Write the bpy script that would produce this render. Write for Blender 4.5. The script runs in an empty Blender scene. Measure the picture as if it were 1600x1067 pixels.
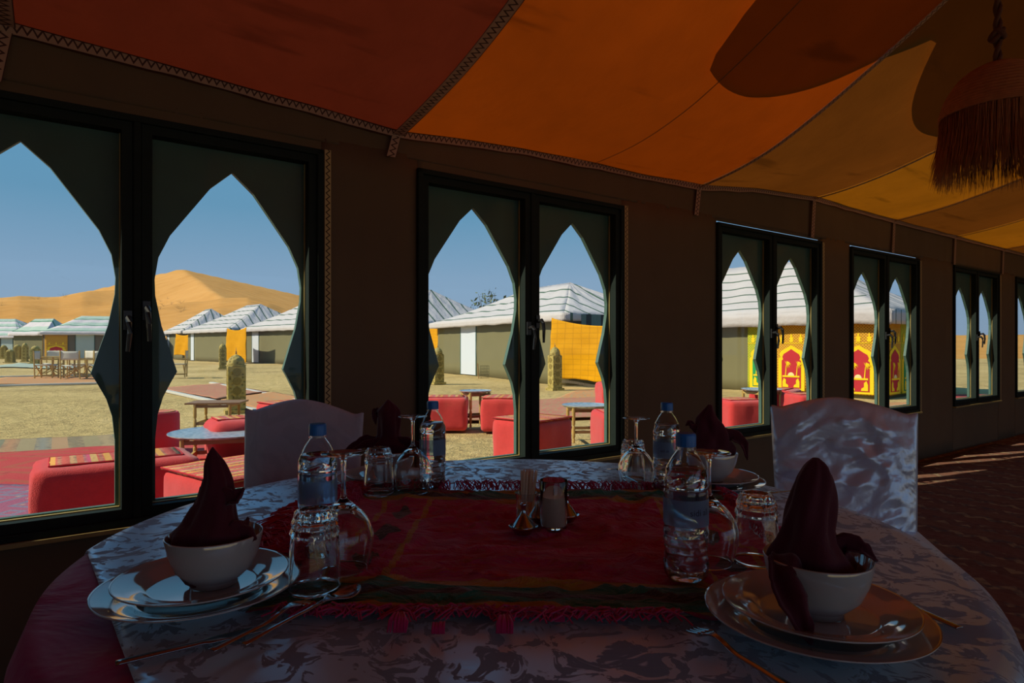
import bpy, bmesh, math, random
from mathutils import Vector, Matrix, noise
random.seed(7)
S = bpy.context.scene
COL = S.collection
PI = math.pi
# ------------------------------------------------------------------ camera, sky, sun, exposure
EYE = 1.08                      # seated eye height above the floor
cd = bpy.data.cameras.new('camera'); cam = bpy.data.objects.new('camera', cd); COL.objects.link(cam)
cam.location = (0, 0, EYE); cam.rotation_euler = (PI/2, 0, 0)
cd.sensor_width = 36; cd.lens = 980/1600*36; cd.shift_y = 6.5/1600; cd.clip_start = .01; cd.clip_end = 2000
S.camera = cam
S.view_settings.view_transform = 'Standard'; S.view_settings.look = 'None'
S.view_settings.gamma = 1; S.view_settings.use_curve_mapping = False
S.view_settings.exposure = 0.0
S.cycles.max_bounces = 16; S.cycles.transmission_bounces = 14; S.cycles.transparent_max_bounces = 24
S.cycles.diffuse_bounces = 6; S.cycles.glossy_bounces = 6
S.cycles.caustics_reflective = False
S.cycles.sample_clamp_indirect = 6
w = bpy.data.worlds.new('sky'); S.world = w; w.use_nodes = True
nt = w.node_tree; nt.nodes.clear()
wo = nt.nodes.new('ShaderNodeOutputWorld'); bg = nt.nodes.new('ShaderNodeBackground'); bg.inputs[1].default_value = 1.12
tc = nt.nodes.new('ShaderNodeTexCoord'); sx = nt.nodes.new('ShaderNodeSeparateXYZ'); cr = nt.nodes.new('ShaderNodeValToRGB')
nt.links.new(tc.outputs['Generated'], sx.inputs[0]); nt.links.new(sx.outputs[2], cr.inputs[0])
nt.links.new(cr.outputs[0], bg.inputs[0]); nt.links.new(bg.outputs[0], wo.inputs[0])
el = cr.color_ramp.elements
el[0].position = 0.0; el[0].color = (.25, .34, .47, 1)
el[1].position = 1.0; el[1].color = (.05, .18, .42, 1)
for p, c in ((.10, (.22, .34, .50)), (.20, (.125, .285, .45)), (.34, (.10, .29, .48))):
    e = el.new(p); e.color = (*c, 1)
sd = bpy.data.lights.new('sun', 'SUN'); sun = bpy.data.objects.new('sun', sd); COL.objects.link(sun)
SUN_AZ, SUN_EL = math.radians(-107), math.radians(40)
sv = Vector((math.sin(SUN_AZ)*math.cos(SUN_EL), math.cos(SUN_AZ)*math.cos(SUN_EL), math.sin(SUN_EL)))
sun.rotation_euler = sv.to_track_quat('Z', 'Y').to_euler()
sd.energy = 5.0; sd.angle = math.radians(.6); sd.color = (1, .91, .71)

# ------------------------------------------------------------------ helpers
F = 980.0; Y0 = 540.0
def G(x, y, z=0.0):                     # where the sight line through (x,y) meets the level z
    Y = F*(EYE-z)/(y-Y0); return Vector(((x-800)*Y/F, Y, z))
def Wp(x, Y, y=None, z=None):           # point at distance Y
    return Vector(((x-800)*Y/F, Y, EYE-(y-Y0)*Y/F if z is None else z))
D_ = 2.55
TH = math.atan2(1350, 980); SN, CS = math.sin(TH), math.cos(TH)
WN = Vector((-CS, SN, 0)); WD = Vector((SN, CS, 0))
WLOC = WN*D_; WROT = math.atan2(CS, SN)
WM = Matrix.Translation(WLOC) @ Matrix.Rotation(WROT, 4, 'Z')
WMI = WM.inverted()
def nz(x, y=0, z=0): return noise.noise(Vector((x, y, z)))

class MB:
    def __init__(s): s.v = []; s.f = []; s.uv = {}
    def add(s, vs, fs):
        o = len(s.v); s.v += [tuple(v) for v in vs]; s.f += [tuple(i+o for i in f) for f in fs]; return o
    def box(s, a, b, m=None):
        x0, y0, z0 = a; x1, y1, z1 = b
        vs = [Vector(p) for p in ((x0,y0,z0),(x1,y0,z0),(x1,y1,z0),(x0,y1,z0),(x0,y0,z1),(x1,y0,z1),(x1,y1,z1),(x0,y1,z1))]
        if m: vs = [m @ v for v in vs]
        s.add(vs, [(0,3,2,1),(4,5,6,7),(0,1,5,4),(1,2,6,5),(2,3,7,6),(3,0,4,7)]); return s
    def bar(s, p, q, wd, hd=None):      # square bar between two points
        p, q = Vector(p), Vector(q); hd = hd or wd
        d = q-p; L = d.length; m = Matrix.Translation(p) @ d.to_track_quat('Z', 'Y').to_matrix().to_4x4()
        return s.box((-wd/2, -hd/2, 0), (wd/2, hd/2, L), m)
    def tube(s, pts, r, n=8, cap=True):
        pts = [Vector(p) for p in pts]; rs = r if isinstance(r, (list, tuple)) else [r]*len(pts)
        o = len(s.v); up = Vector((.13, .21, .97))
        for i, p in enumerate(pts):
            t = (pts[min(i+1, len(pts)-1)]-pts[max(i-1, 0)]).normalized()
            a = t.cross(up)
            if a.length < .05: a = t.cross(Vector((1, 0, 0)))
            a.normalize(); b = t.cross(a)
            for k in range(n):
                an = 2*PI*k/n; s.v.append(tuple(p+(a*math.cos(an)+b*math.sin(an))*rs[i]))
        for i in range(len(pts)-1):
            for k in range(n):
                k2 = (k+1) % n; s.f.append((o+i*n+k, o+i*n+k2, o+(i+1)*n+k2, o+(i+1)*n+k))
        if cap:
            s.f.append(tuple(o+k for k in range(n))[::-1]); s.f.append(tuple(o+(len(pts)-1)*n+k for k in range(n)))
        return s
    def lathe(s, prof, n=32, c=(0, 0, 0), closed=False, rad=None):
        o = len(s.v); m = len(prof)
        for i, (r, z) in enumerate(prof):
            for k in range(n):
                a = 2*PI*k/n; rr = r if rad is None else rad(r, z, a)
                s.v.append((c[0]+rr*math.cos(a), c[1]+rr*math.sin(a), c[2]+z))
        for i in range(m if closed else m-1):
            j = (i+1) % m
            for k in range(n):
                k2 = (k+1) % n; s.f.append((o+i*n+k, o+i*n+k2, o+j*n+k2, o+j*n+k))
        return s
    def prism(s, poly, t, m=None):      # polygon in xz plane, extruded along y 0..t
        n = len(poly); vs = [Vector((x, 0, z)) for x, z in poly]+[Vector((x, t, z)) for x, z in poly]
        if m: vs = [m @ v for v in vs]
        s.add(vs, [tuple(range(n)), tuple(range(2*n-1, n-1, -1))]+[((i+1) % n, i, i+n, (i+1) % n+n) for i in range(n)]); return s
    def grid(s, nu, nv, fn, flip=False):
        o = len(s.v)
        for i in range(nu+1):
            for j in range(nv+1): s.v.append(tuple(fn(i/nu, j/nv)))
        for i in range(nu):
            for j in range(nv):
                q = (o+i*(nv+1)+j, o+(i+1)*(nv+1)+j, o+(i+1)*(nv+1)+j+1, o+i*(nv+1)+j+1)
                s.f.append(q[::-1] if flip else q)
        return s
    def ribbon(s, pts, side, wd):       # flat band with uv (length, across)
        o = len(s.v); L = 0; pts = [Vector(p) for p in pts]; sd_ = Vector(side).normalized()*wd/2
        us = []
        for i, p in enumerate(pts):
            if i: L += (p-pts[i-1]).length
            us.append(L); s.v += [tuple(p-sd_), tuple(p+sd_)]
        for i in range(len(pts)-1):
            f = (o+2*i, o+2*i+1, o+2*i+3, o+2*i+2); s.uv[len(s.f)] = ((us[i], 0), (us[i], 1), (us[i+1], 1), (us[i+1], 0)); s.f.append(f)
        return s
    def data(s, name, mat, smooth=False, merge=0, normals=True):
        me = bpy.data.meshes.new(name); me.from_pydata(s.v, [], s.f)
        if s.uv:
            uvl = me.uv_layers.new(name='uv')
            for fi, uvs in s.uv.items():
                for li, uv in zip(me.polygons[fi].loop_indices, uvs): uvl.data[li].uv = uv
        if merge or normals:
            bm = bmesh.new(); bm.from_mesh(me)
            if merge: bmesh.ops.remove_doubles(bm, verts=bm.verts, dist=merge)
            if normals: bmesh.ops.recalc_face_normals(bm, faces=bm.faces)
            bm.to_mesh(me); bm.free()
        if mat: me.materials.append(mat)
        if smooth is True: me.shade_smooth()
        elif smooth:
            me.shade_smooth()
            try: me.set_sharp_from_angle(angle=smooth)
            except Exception: pass
        return me
    def build(s, name, mat, parent=None, smooth=False, merge=0, normals=True):
        o = bpy.data.objects.new(name, s.data(name, mat, smooth, merge, normals)); COL.objects.link(o)
        if parent: o.parent = parent
        return o
def tag(o, label=None, cat=None, group=None, kind=None):
    for k, v in (('label', label), ('category', cat), ('group', group), ('kind', kind)):
        if v: o[k] = v
    return o
def thing(name, label, cat, loc=(0, 0, 0), rz=0, group=None):
    o = bpy.data.objects.new(name, None); COL.objects.link(o); o.empty_display_size = .05
    o.location = loc; o.rotation_euler = (0, 0, rz); return tag(o, label, cat, group)
def struct(name, loc=None, rz=0):
    o = bpy.data.objects.new(name, None); COL.objects.link(o); o['kind'] = 'structure'; o.empty_display_size = .1
    if loc is not None: o.location = loc; o.rotation_euler = (0, 0, rz)
    return o
def put(o, m=True):                      # into the window wall's own frame
    o.location = WLOC; o.rotation_euler = (0, 0, WROT); return o
def copy_tree(o, parent=None):
    c = o.copy(); COL.objects.link(c); c.parent = parent
    for ch in list(o.children): copy_tree(ch, c)
    return c
def bevel(o, wd, seg=2):
    m = o.modifiers.new('bevel', 'BEVEL'); m.width = wd; m.segments = seg; m.limit_method = 'ANGLE'; return o
def subsurf(o, n=1):
    m = o.modifiers.new('sub', 'SUBSURF'); m.levels = n; m.render_levels = n; return o
def solidify(o, t, off=0):
    m = o.modifiers.new('solid', 'SOLIDIFY'); m.thickness = t; m.offset = off; return o

# ------------------------------------------------------------------ materials
class NM:
    def __init__(s, name):
        s.m = bpy.data.materials.new(name); s.m.use_nodes = True; s.t = s.m.node_tree; s.t.nodes.clear()
        s.out = s.t.nodes.new('ShaderNodeOutputMaterial')
    def n(s, typ, ins=None, **kw):
        x = s.t.nodes.new('ShaderNode'+typ)
        for k, v in kw.items(): setattr(x, k, v)
        for k, v in (ins or {}).items():
            i = x.inputs[k]
            if isinstance(v, bpy.types.NodeSocket): s.t.links.new(v, i)
            else:
                if isinstance(v, tuple) and len(v) == 3 and i.type == 'RGBA': v = (*v, 1)
                i.default_value = v
        return x
    def math(s, op, a, b=0.0, c=0.0): return s.n('Math', {0: a, 1: b, 2: c}, operation=op).outputs[0]
    def mix(s, f, a, b): return s.n('Mix', {0: f, 6: a, 7: b}, data_type='RGBA').outputs[2]
    def obj(s): return s.n('TexCoord').outputs['Object']
    def sep(s, v): return s.n('SeparateXYZ', {0: v}).outputs
    def noise(s, scale, detail=3, v=None, rough=.55, dist=0): return s.n('TexNoise', {'Vector': v or s.obj(), 'Scale': scale, 'Detail': detail, 'Roughness': rough, 'Distortion': dist}).outputs
    def mapv(s, v, sc, loc=(0, 0, 0), rot=(0, 0, 0)): return s.n('Mapping', {0: v, 1: loc, 2: rot, 3: sc}).outputs[0]
    def ramp(s, f, stops, interp='LINEAR'):
        x = s.n('ValToRGB', {0: f}); e = x.color_ramp.elements; x.color_ramp.interpolation = interp
        while len(e) < len(stops): e.new(.5)
        for i, (p, c) in enumerate(stops):
            e[i].position = p; e[i].color = (*c, 1) if isinstance(c, tuple) else (c, c, c, 1)
        return x.outputs[0]
    def bump(s, h, st=.3, d=.01): return s.n('Bump', {'Height': h, 'Strength': st, 'Distance': d}).outputs[0]
    def bsdf(s, **k):
        ins = {}
        al = {'color': 'Base Color', 'rough': 'Roughness', 'metal': 'Metallic', 'normal': 'Normal', 'spec': 'Specular IOR Level', 'trans': 'Transmission Weight', 'ior': 'IOR', 'sheen': 'Sheen Weight', 'coat': 'Coat Weight', 'alpha': 'Alpha'}
        for a, v in k.items(): ins[al[a]] = v
        return s.n('BsdfPrincipled', ins).outputs[0]
    def done(s, sh): s.t.links.new(sh, s.out.inputs[0]); return s.m
def plain(name, col, rough=.6, metal=0, spec=.5, var=.12, scale=8, bump=0, bscale=60, **k):
    q = NM(name); c = q.mix(q.noise(scale, 4)[0], tuple(x*(1-var) for x in col), tuple(min(1, x*(1+var)) for x in col))
    a = dict(color=c, rough=rough, metal=metal, spec=spec, **k)
    if bump: a['normal'] = q.bump(q.noise(bscale, 4)[0], bump, .005)
    return q.done(q.bsdf(**a))
def weave_bump(q, sc=900, st=.15):
    o = q.obj(); a = q.n('TexWave', {'Vector': o, 'Scale': sc/20, 'Distortion': 1}, bands_direction='X').outputs[1]
    b = q.n('TexWave', {'Vector': o, 'Scale': sc/20, 'Distortion': 1}, bands_direction='Y').outputs[1]
    return q.math('ADD', a, b)

def roof_mat(name, tr, df):
    q = NM(name); n1 = q.noise(1.3, 5, dist=.4)[0]; n2 = q.noise(9, 5)[0]
    st = q.noise(2.2, 6, q.mapv(q.obj(), (.6, 3.5, 1), rot=(0, 0, .5)))[0]
    st = q.ramp(st, [(.0, 1.0), (.60, 1.0), (.70, .62), (1, .5)])
    f = q.math('MULTIPLY', q.math('ADD', q.math('MULTIPLY', n1, .55), q.math('ADD', q.math('MULTIPLY', n2, .25), .55)), st)
    tc_ = q.n('Mix', {0: 1.0, 6: tr, 7: q.n('CombineXYZ', {0: f, 1: f, 2: f}).outputs[0]}, data_type='RGBA', blend_type='MULTIPLY').outputs[2]
    nb = q.bump(q.noise(3, 4)[0], .25, .05)
    t = q.n('BsdfTranslucent', {0: tc_, 'Normal': nb}).outputs[0]; d = q.n('BsdfDiffuse', {0: df, 'Normal': nb}).outputs[0]
    return q.done(q.n('AddShader', {0: t, 1: d}).outputs[0])
M = {}
M['roof_red'] = roof_mat('roof_red', (.050, .0055, .0018), (.055, .028, .018))
M['roof_orange'] = roof_mat('roof_orange', (.118, .0165, .0005), (.06, .028, .015))
M['roof_brown'] = roof_mat('roof_brown', (.075, .019, .0018), (.06, .035, .02))
M['roof_gold'] = roof_mat('roof_gold', (.165, .047, .0016), (.07, .04, .02))
q = NM('awning_cloth'); M['awning'] = q.done(q.n('BsdfTranslucent', {0: (.26, .22, .17)}).outputs[0])
M['wall_cloth'] = plain('wall_cloth', (.15, .10, .055), .9, var=.15, scale=3, bump=.3, bscale=12)
M['wall_cloth_out'] = M['wall_cloth']
def zigzag(name, a, b):
    q = NM(name); uv = q.n('TexCoord').outputs['UV']; s = q.sep(uv)
    t = q.math('PINGPONG', q.math('MULTIPLY', s[0], 38), .5)
    d = q.math('ABSOLUTE', q.math('SUBTRACT', q.math('ADD', .25, q.math('MULTIPLY', t, 1.0)), s[1]))
    z = q.math('LESS_THAN', d, .11)
    ed = q.math('GREATER_THAN', q.math('ABSOLUTE', q.math('SUBTRACT', s[1], .5)), .44)
    f = q.math('MAXIMUM', z, ed)
    c = q.mix(f, a, b); return q.done(q.n('MixShader', {0: .12, 1: q.bsdf(color=c, rough=.9), 2: q.n('BsdfTranslucent', {0: c}).outputs[0]}).outputs[0])
M['trim'] = zigzag('zigzag_braid', (.55, .34, .24), (.10, .04, .03))
M['trim_gold'] = zigzag('zigzag_braid_gold', (.62, .47, .22), (.10, .06, .03))
M['frame_dark'] = plain('frame_dark', (.018, .027, .023), .75, var=.2, scale=20, spec=.15)
M['green_paint'] = plain('green_paint', (.065, .135, .11), .6, var=.22, scale=6, bump=.15, bscale=50)
M['sash'] = plain('sash_wood', (.38, .29, .10), .6, var=.3, scale=14, bump=.2)
M['black'] = plain('black_plastic', (.015, .015, .016), .35, var=.1)
q = NM('window_glass'); dust = q.noise(22, 6, rough=.7)[0]
ge = q.n('NewGeometry').outputs; dt = q.n('VectorMath', {0: ge['Normal'], 1: ge['Incoming']}, operation='DOT_PRODUCT').outputs['Value']
fr = q.math('ADD', .014, q.math('MULTIPLY', .5, q.math('POWER', q.math('SUBTRACT', 1.0, q.math('ABSOLUTE', dt)), 5.0)))
g0 = q.n('MixShader', {0: q.math('MULTIPLY', fr, .8), 1: q.n('BsdfTransparent', {0: (.96, .98, .97)}).outputs[0], 2: q.n('BsdfGlossy', {0: (1, 1, 1), 1: .02}).outputs[0]}).outputs[0]
df_ = q.ramp(dust, [(0, 0.0), (.62, .0), (.9, .05)])
q.done(q.n('MixShader', {0: df_, 1: g0, 2: q.n('BsdfDiffuse', {0: (.6, .58, .5)}).outputs[0]}).outputs[0]); M['pane'] = q.m

def sand_mat():
    q = NM('sand'); o = q.obj()
    n1 = q.noise(.35, 5, o)[0]; n2 = q.noise(5, 6, o, rough=.7)[0]; n3 = q.noise(45, 4, o)[0]
    f = q.math('ADD', q.math('MULTIPLY', n1, .5), q.math('MULTIPLY', n2, .5))
    c = q.ramp(f, [(.34, (.33, .23, .10)), (.5, (.60, .43, .18)), (.66, (.74, .54, .26))])
    peb = q.ramp(q.n('TexVoronoi', {'Vector': o, 'Scale': 6.0}).outputs[0], [(0, 1.0), (.13, 1.0), (.18, 0.0)])
    pm = q.math('MULTIPLY', peb, q.ramp(q.noise(1.4, 3, o)[0], [(.46, 0.0), (.55, .85)]))
    c = q.mix(pm, c, (.16, .12, .07))
    h = q.math('ADD', q.math('MULTIPLY', n2, 1.0), q.math('MULTIPLY', n3, .35))
    return q.done(q.bsdf(color=c, rough=.95, spec=.1, normal=q.bump(h, .8, .10)))
M['sand'] = sand_mat()
def dune_mat():
    q = NM('dune_sand'); o = q.obj(); n1 = q.noise(.012, 4, o)[0]; n2 = q.noise(.12, 6, q.mapv(o, (1, 3, 1)))[0]
    c = q.ramp(q.math('ADD', q.math('MULTIPLY', n1, .6), q.math('MULTIPLY', n2, .4)), [(.3, (.50, .235, .06)), (.55, (.62, .315, .10)), (.75, (.68, .37, .13))])
    return q.done(q.bsdf(color=c, rough=1, spec=.0, normal=q.bump(n2, .35, 2.0)))
M['dune'] = dune_mat()
def tent_roof_mat(name, base, line, period=.52, wide=.09, band=None):
    q = NM(name); s = q.sep(q.obj()); w_ = q.math('FRACT', q.math('DIVIDE', q.math('ADD', s[1], q.math('MULTIPLY', q.noise(.5, 1)[0], .12)), period))
    f = q.math('LESS_THAN', w_, wide)
    c = q.mix(q.noise(2, 4)[0], tuple(x*.88 for x in base), base)
    if band: c = q.mix(q.math('MULTIPLY', q.math('LESS_THAN', w_, .55), .8), c, band)
    c = q.mix(f, c, line)
    return q.done(q.bsdf(color=c, rough=.85, normal=q.bump(q.noise(1.8, 4, q.mapv(q.obj(), (1, 2, 1)))[0], .5, .12)))
M['tent_roof'] = tent_roof_mat('striped_canvas', (.56, .51, .51), (.07, .12, .08), .60, .15)
M['tent_roof_near'] = tent_roof_mat('striped_canvas_near', (.54, .49, .49), (.07, .11, .08), .285, .14)
M['tent_roof_far'] = tent_roof_mat('green_striped_canvas', (.66, .58, .60), (.08, .22, .14), 1.0, .12, (.34, .48, .38))
M['tent_wall'] = plain('olive_canvas', (.175, .155, .075), .95, var=.08, scale=1.5, bump=.3, bscale=5)
M['tent_wall_dark'] = plain('brown_canvas', (.15, .12, .09), .95, var=.1, scale=1.5)
M['shade_green'] = tent_roof_mat('green_black_valance', (.10, .17, .15), (.012, .016, .015), .52, .35)
M['white_door'] = plain('white_door', (.62, .66, .74), .5, var=.04, scale=2)
M['grey_door'] = plain('grey_door', (.40, .47, .46), .5, var=.04, scale=2)
def yellow_mat():
    q = NM('yellow_hanging'); o = q.obj(); s = q.sep(o)
    a = q.math('LESS_THAN', q.math('FRACT', q.math('DIVIDE', q.math('ADD', s[0], q.math('MULTIPLY', q.noise(3, 2)[0], .05)), .27)), .06)
    b = q.math('LESS_THAN', q.math('FRACT', q.math('DIVIDE', s[2], .14)), .18)
    b2 = q.math('LESS_THAN', q.math('FRACT', q.math('DIVIDE', s[0], .05)), .5)
    f = q.math('MAXIMUM', a, q.math('MULTIPLY', b, b2))
    c = q.mix(q.math('MULTIPLY', f, .55), (.74, .34, .002), (.38, .14, .006))
    nn = q.bump(q.noise(4, 4)[0], .4, .05); return q.done(q.n('MixShader', {0: .15, 1: q.bsdf(color=c, rough=.8, spec=.1, normal=nn), 2: q.n('BsdfTranslucent', {0: c, 'Normal': nn}).outputs[0]}).outputs[0])
M['yellow'] = yellow_mat()
def dots_mat(name, field, dot):
    q = NM(name); s = q.sep(q.obj()); k = 16.0
    a = q.math('FRACT', q.math('MULTIPLY', q.math('ADD', s[0], s[2]), k)); b = q.math('FRACT', q.math('MULTIPLY', q.math('SUBTRACT', s[0], s[2]), k))
    f = q.math('MULTIPLY', q.math('LESS_THAN', a, .45), q.math('LESS_THAN', b, .45))
    return q.done(q.bsdf(color=q.mix(f, field, dot), rough=.9, spec=.1))
M['ochre_dots'] = dots_mat('ochre_dots', (.66, .34, .04), (.22, .085, .015))
M['lime_dots'] = dots_mat('lime_dots', (.46, .46, .04), (.20, .24, .02))
M['emb_yellow'] = plain('yellow_embroidery', (.88, .60, .02), .8, var=.05, spec=.1)
M['emb_red'] = plain('red_applique', (.50, .035, .045), .85, var=.1, scale=4, spec=.1)
M['emb_green'] = plain('green_applique', (.03, .30, .10), .85, var=.1, scale=4, spec=.1)
M['emb_cream'] = plain('cream_applique', (.8, .66, .30), .85, var=.05)
M['pouf_red'] = plain('red_pile', (.64, .050, .048), .95, var=.15, scale=25, bump=.8, bscale=180, sheen=.3, spec=.1)
def kilim(name, cols, period=.36, axis=0, fine=.05, tuft=False):
    q = NM(name); o = q.obj(); s = q.sep(o); a = s[axis]; b = s[1-axis]
    u = q.math('FRACT', q.math('DIVIDE', a, period)); n = len(cols)
    c = q.ramp(u, [(i/n, c_) for i, c_ in enumerate(cols)], 'CONSTANT')
    zz = q.math('PINGPONG', q.math('DIVIDE', b, fine), .5)
    ck = q.math('LESS_THAN', q.math('FRACT', q.math('ADD', q.math('DIVIDE', a, fine*1.3), zz)), .4)
    m = q.math('MULTIPLY', ck, q.math('GREATER_THAN', q.math('FRACT', q.math('MULTIPLY', u, n/2)), .5))
    c = q.mix(q.math('MULTIPLY', m, .75), c, q.ramp(q.noise(18, 2)[0], [(.4, (.05, .04, .06)), (.6, (.45, .32, .16))]))
    if tuft: vz = q.n('TexVoronoi', {'Vector': q.mapv(o, (7, 9, 1))}, distance='MANHATTAN').outputs[0]; c = q.mix(q.math('MULTIPLY', q.math('LESS_THAN', q.math('FRACT', q.math('MULTIPLY', vz, 3.0)), .45), .6), c, (.13, .12, .08)); c = q.mix(q.math('MULTIPLY', q.noise(4, 5)[0], .3), c, (.42, .30, .17))
    c = q.mix(q.math('MULTIPLY', q.noise(30, 5)[0], .35), c, (.50, .38, .24))
    return q.done(q.bsdf(color=c, rough=.95, spec=.05, normal=q.bump(q.noise(70, 3)[0], .5, .01)))
M['kilim_top'] = kilim('kilim_top', [(.60,.06,.06),(.62,.30,.14),(.60,.10,.06),(.62,.05,.16),(.60,.34,.12),(.60,.05,.05),(.66,.30,.06),(.55,.05,.06)], .26, 0, .03)
M['rug_kilim'] = kilim('rug_kilim', [(.30,.25,.13),(.42,.30,.16),(.12,.16,.12),(.50,.20,.10),(.36,.28,.15),(.20,.24,.24),(.52,.27,.14),(.16,.13,.09)], 1.15, 0, .11, True)
def rug(name, field, motif, border, sc=3.0, dusty=.25):
    q = NM(name); o = q.obj()
    v = q.n('TexVoronoi', {'Vector': q.mapv(o, (sc, sc, 1)), 'Scale': 1.0}, distance='MANHATTAN').outputs[0]
    v2 = q.n('TexVoronoi', {'Vector': q.mapv(o, (sc*4, sc*4, 1)), 'Scale': 1.0}, distance='MANHATTAN').outputs[0]
    c = q.mix(q.math('LESS_THAN', q.math('FRACT', q.math('MULTIPLY', v, 2.6)), .35), field, motif)
    c = q.mix(q.math('MULTIPLY', q.math('LESS_THAN', v2, .3), .8), c, border)
    c = q.mix(q.math('MULTIPLY', q.noise(2.5, 5)[0], dusty*1.6), c, (.45, .33, .2))
    return q.done(q.bsdf(color=c, rough=.95, spec=.05, normal=q.bump(q.noise(70, 3)[0], .4, .01)))
M['rug_red'] = rug('rug_red', (.50, .05, .06), (.42, .08, .06), (.38, .04, .05), 1.4, .12)
M['rug_pink'] = rug('rug_pink', (.50, .14, .11), (.42, .22, .12), (.25, .20, .13), 2.2, .4)
M['rug_orange'] = rug('rug_orange', (.60, .24, .09), (.42, .28, .15), (.5, .16, .08), 2, .3)
M['rug_purple'] = rug('rug_purple', (.34, .09, .17), (.20, .17, .26), (.40, .28, .24), 3, .15)
M['rug_blue'] = rug('rug_blue', (.24, .24, .25), (.14, .14, .20), (.42, .33, .22), 3, .25)
M['rug_aqua'] = rug('rug_aqua', (.36, .48, .42), (.42, .50, .44), (.30, .40, .36), 1, .3)
M['rug_in_red'] = kilim('rug_in_red', [(.17,.045,.035),(.13,.035,.03),(.18,.06,.04),(.14,.04,.035)], .5, 0, .12)
M['rug_in_pat'] = rug('rug_in_pat', (.05, .03, .05), (.30, .20, .13), (.12, .03, .05), 7, .1)
M['kerb'] = plain('white_kerb', (.55, .52, .46), .8, var=.15)
M['wood'] = plain('bamboo_wood', (.50, .32, .09), .5, var=.25, scale=12)
M['wood_brown'] = plain('brown_wood', (.26, .13, .05), .5, var=.25, scale=12)
M['canvas_white'] = plain('cream_canvas', (.62, .56, .46), .85, var=.06)
q = NM('hammered_tray'); v = q.n('TexVoronoi', {'Vector': q.obj(), 'Scale': 22.0}).outputs[0]
q.done(q.bsdf(color=q.ramp(v, [(.2, (.36, .46, .50)), (.6, (.62, .68, .70))]), metal=.6, rough=.35, normal=q.bump(v, .5, .01))); M['tray'] = q.m
q = NM('carved_plaster'); v = q.n('TexVoronoi', {'Vector': q.obj(), 'Scale': 16.0}).outputs[0]
q.done(q.bsdf(color=q.ramp(v, [(.1, (.10, .07, .015)), (.3, (.34, .25, .06)), (.7, (.44, .33, .09))]), rough=.8, normal=q.bump(v, .8, .02))); M['carved'] = q.m
M['carved_dark'] = plain('carved_dark', (.24, .17, .035), .85, var=.3, scale=30, bump=.6)
M['leaf'] = plain('dry_leaf', (.14, .16, .06), .8, var=.3)
M['twig'] = plain('twig', (.17, .13, .09), .9, var=.2)

def jacquard(name, base, dark, r1, r2, sc=14, spec=.5, crease=.5, ior=1.5, sheen=.15, sk=0, metal=0):
    q = NM(name); o = q.obj()
    wv = q.noise(4.5, 2, o)[1]
    vv = q.n('VectorMath', {0: o, 1: q.n('VectorMath', {0: wv, 3: .16}, operation='SCALE').outputs[0]}, operation='ADD').outputs[0]
    a = q.noise(sc, 3, vv, .6, 1.2)[0]
    f = q.ramp(a, [(.51, 0.0), (.54, 1.0)])
    c = q.mix(f, base, dark); r = q.math('ADD', q.math('MULTIPLY', f, r2-r1), r1)
    cz = q.noise(3.2, 4, q.mapv(o, (1, 2.2, 1), rot=(0, 0, .4)), .6, .6)[0]; h = q.math('ADD', cz, q.math('MULTIPLY', q.noise(26, 3, o)[0], .12))
    return q.done(q.bsdf(color=c, rough=r, spec=(q.math('SUBTRACT', spec, q.math('MULTIPLY', f, sk)) if sk else spec), sheen=sheen, ior=ior, metal=(q.math('MULTIPLY', q.math('SUBTRACT', 1.0, q.math('MULTIPLY', f, .8)), metal) if metal else 0.0), normal=q.bump(h, crease, .03)))
M['cloth_white'] = jacquard('white_jacquard', (.58, .80, 1.0), (.16, .25, .40), .34, .60, 26, 1.0, .07, ior=1.6, sheen=.6, sk=.8, metal=.6)
M['satin_burgundy'] = jacquard('burgundy_satin', (.42, .008, .15), (.36, .006, .13), .6, .62, 6, .15)
M['chair_cloth'] = jacquard('white_satin', (.70, .80, .95), (.66, .76, .90), .32, .38, 6, 1.0, .7, ior=1.6, metal=.35)
M['chair_cloth_grey'] = jacquard('grey_white_cotton', (.58, .60, .66), (.54, .56, .62), .5, .55, 6, .5, .5)
M['napkin'] = plain('burgundy_napkin', (.085, .008, .022), .75, var=.12, bump=.15, bscale=300, sheen=.2, spec=.2)
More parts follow.
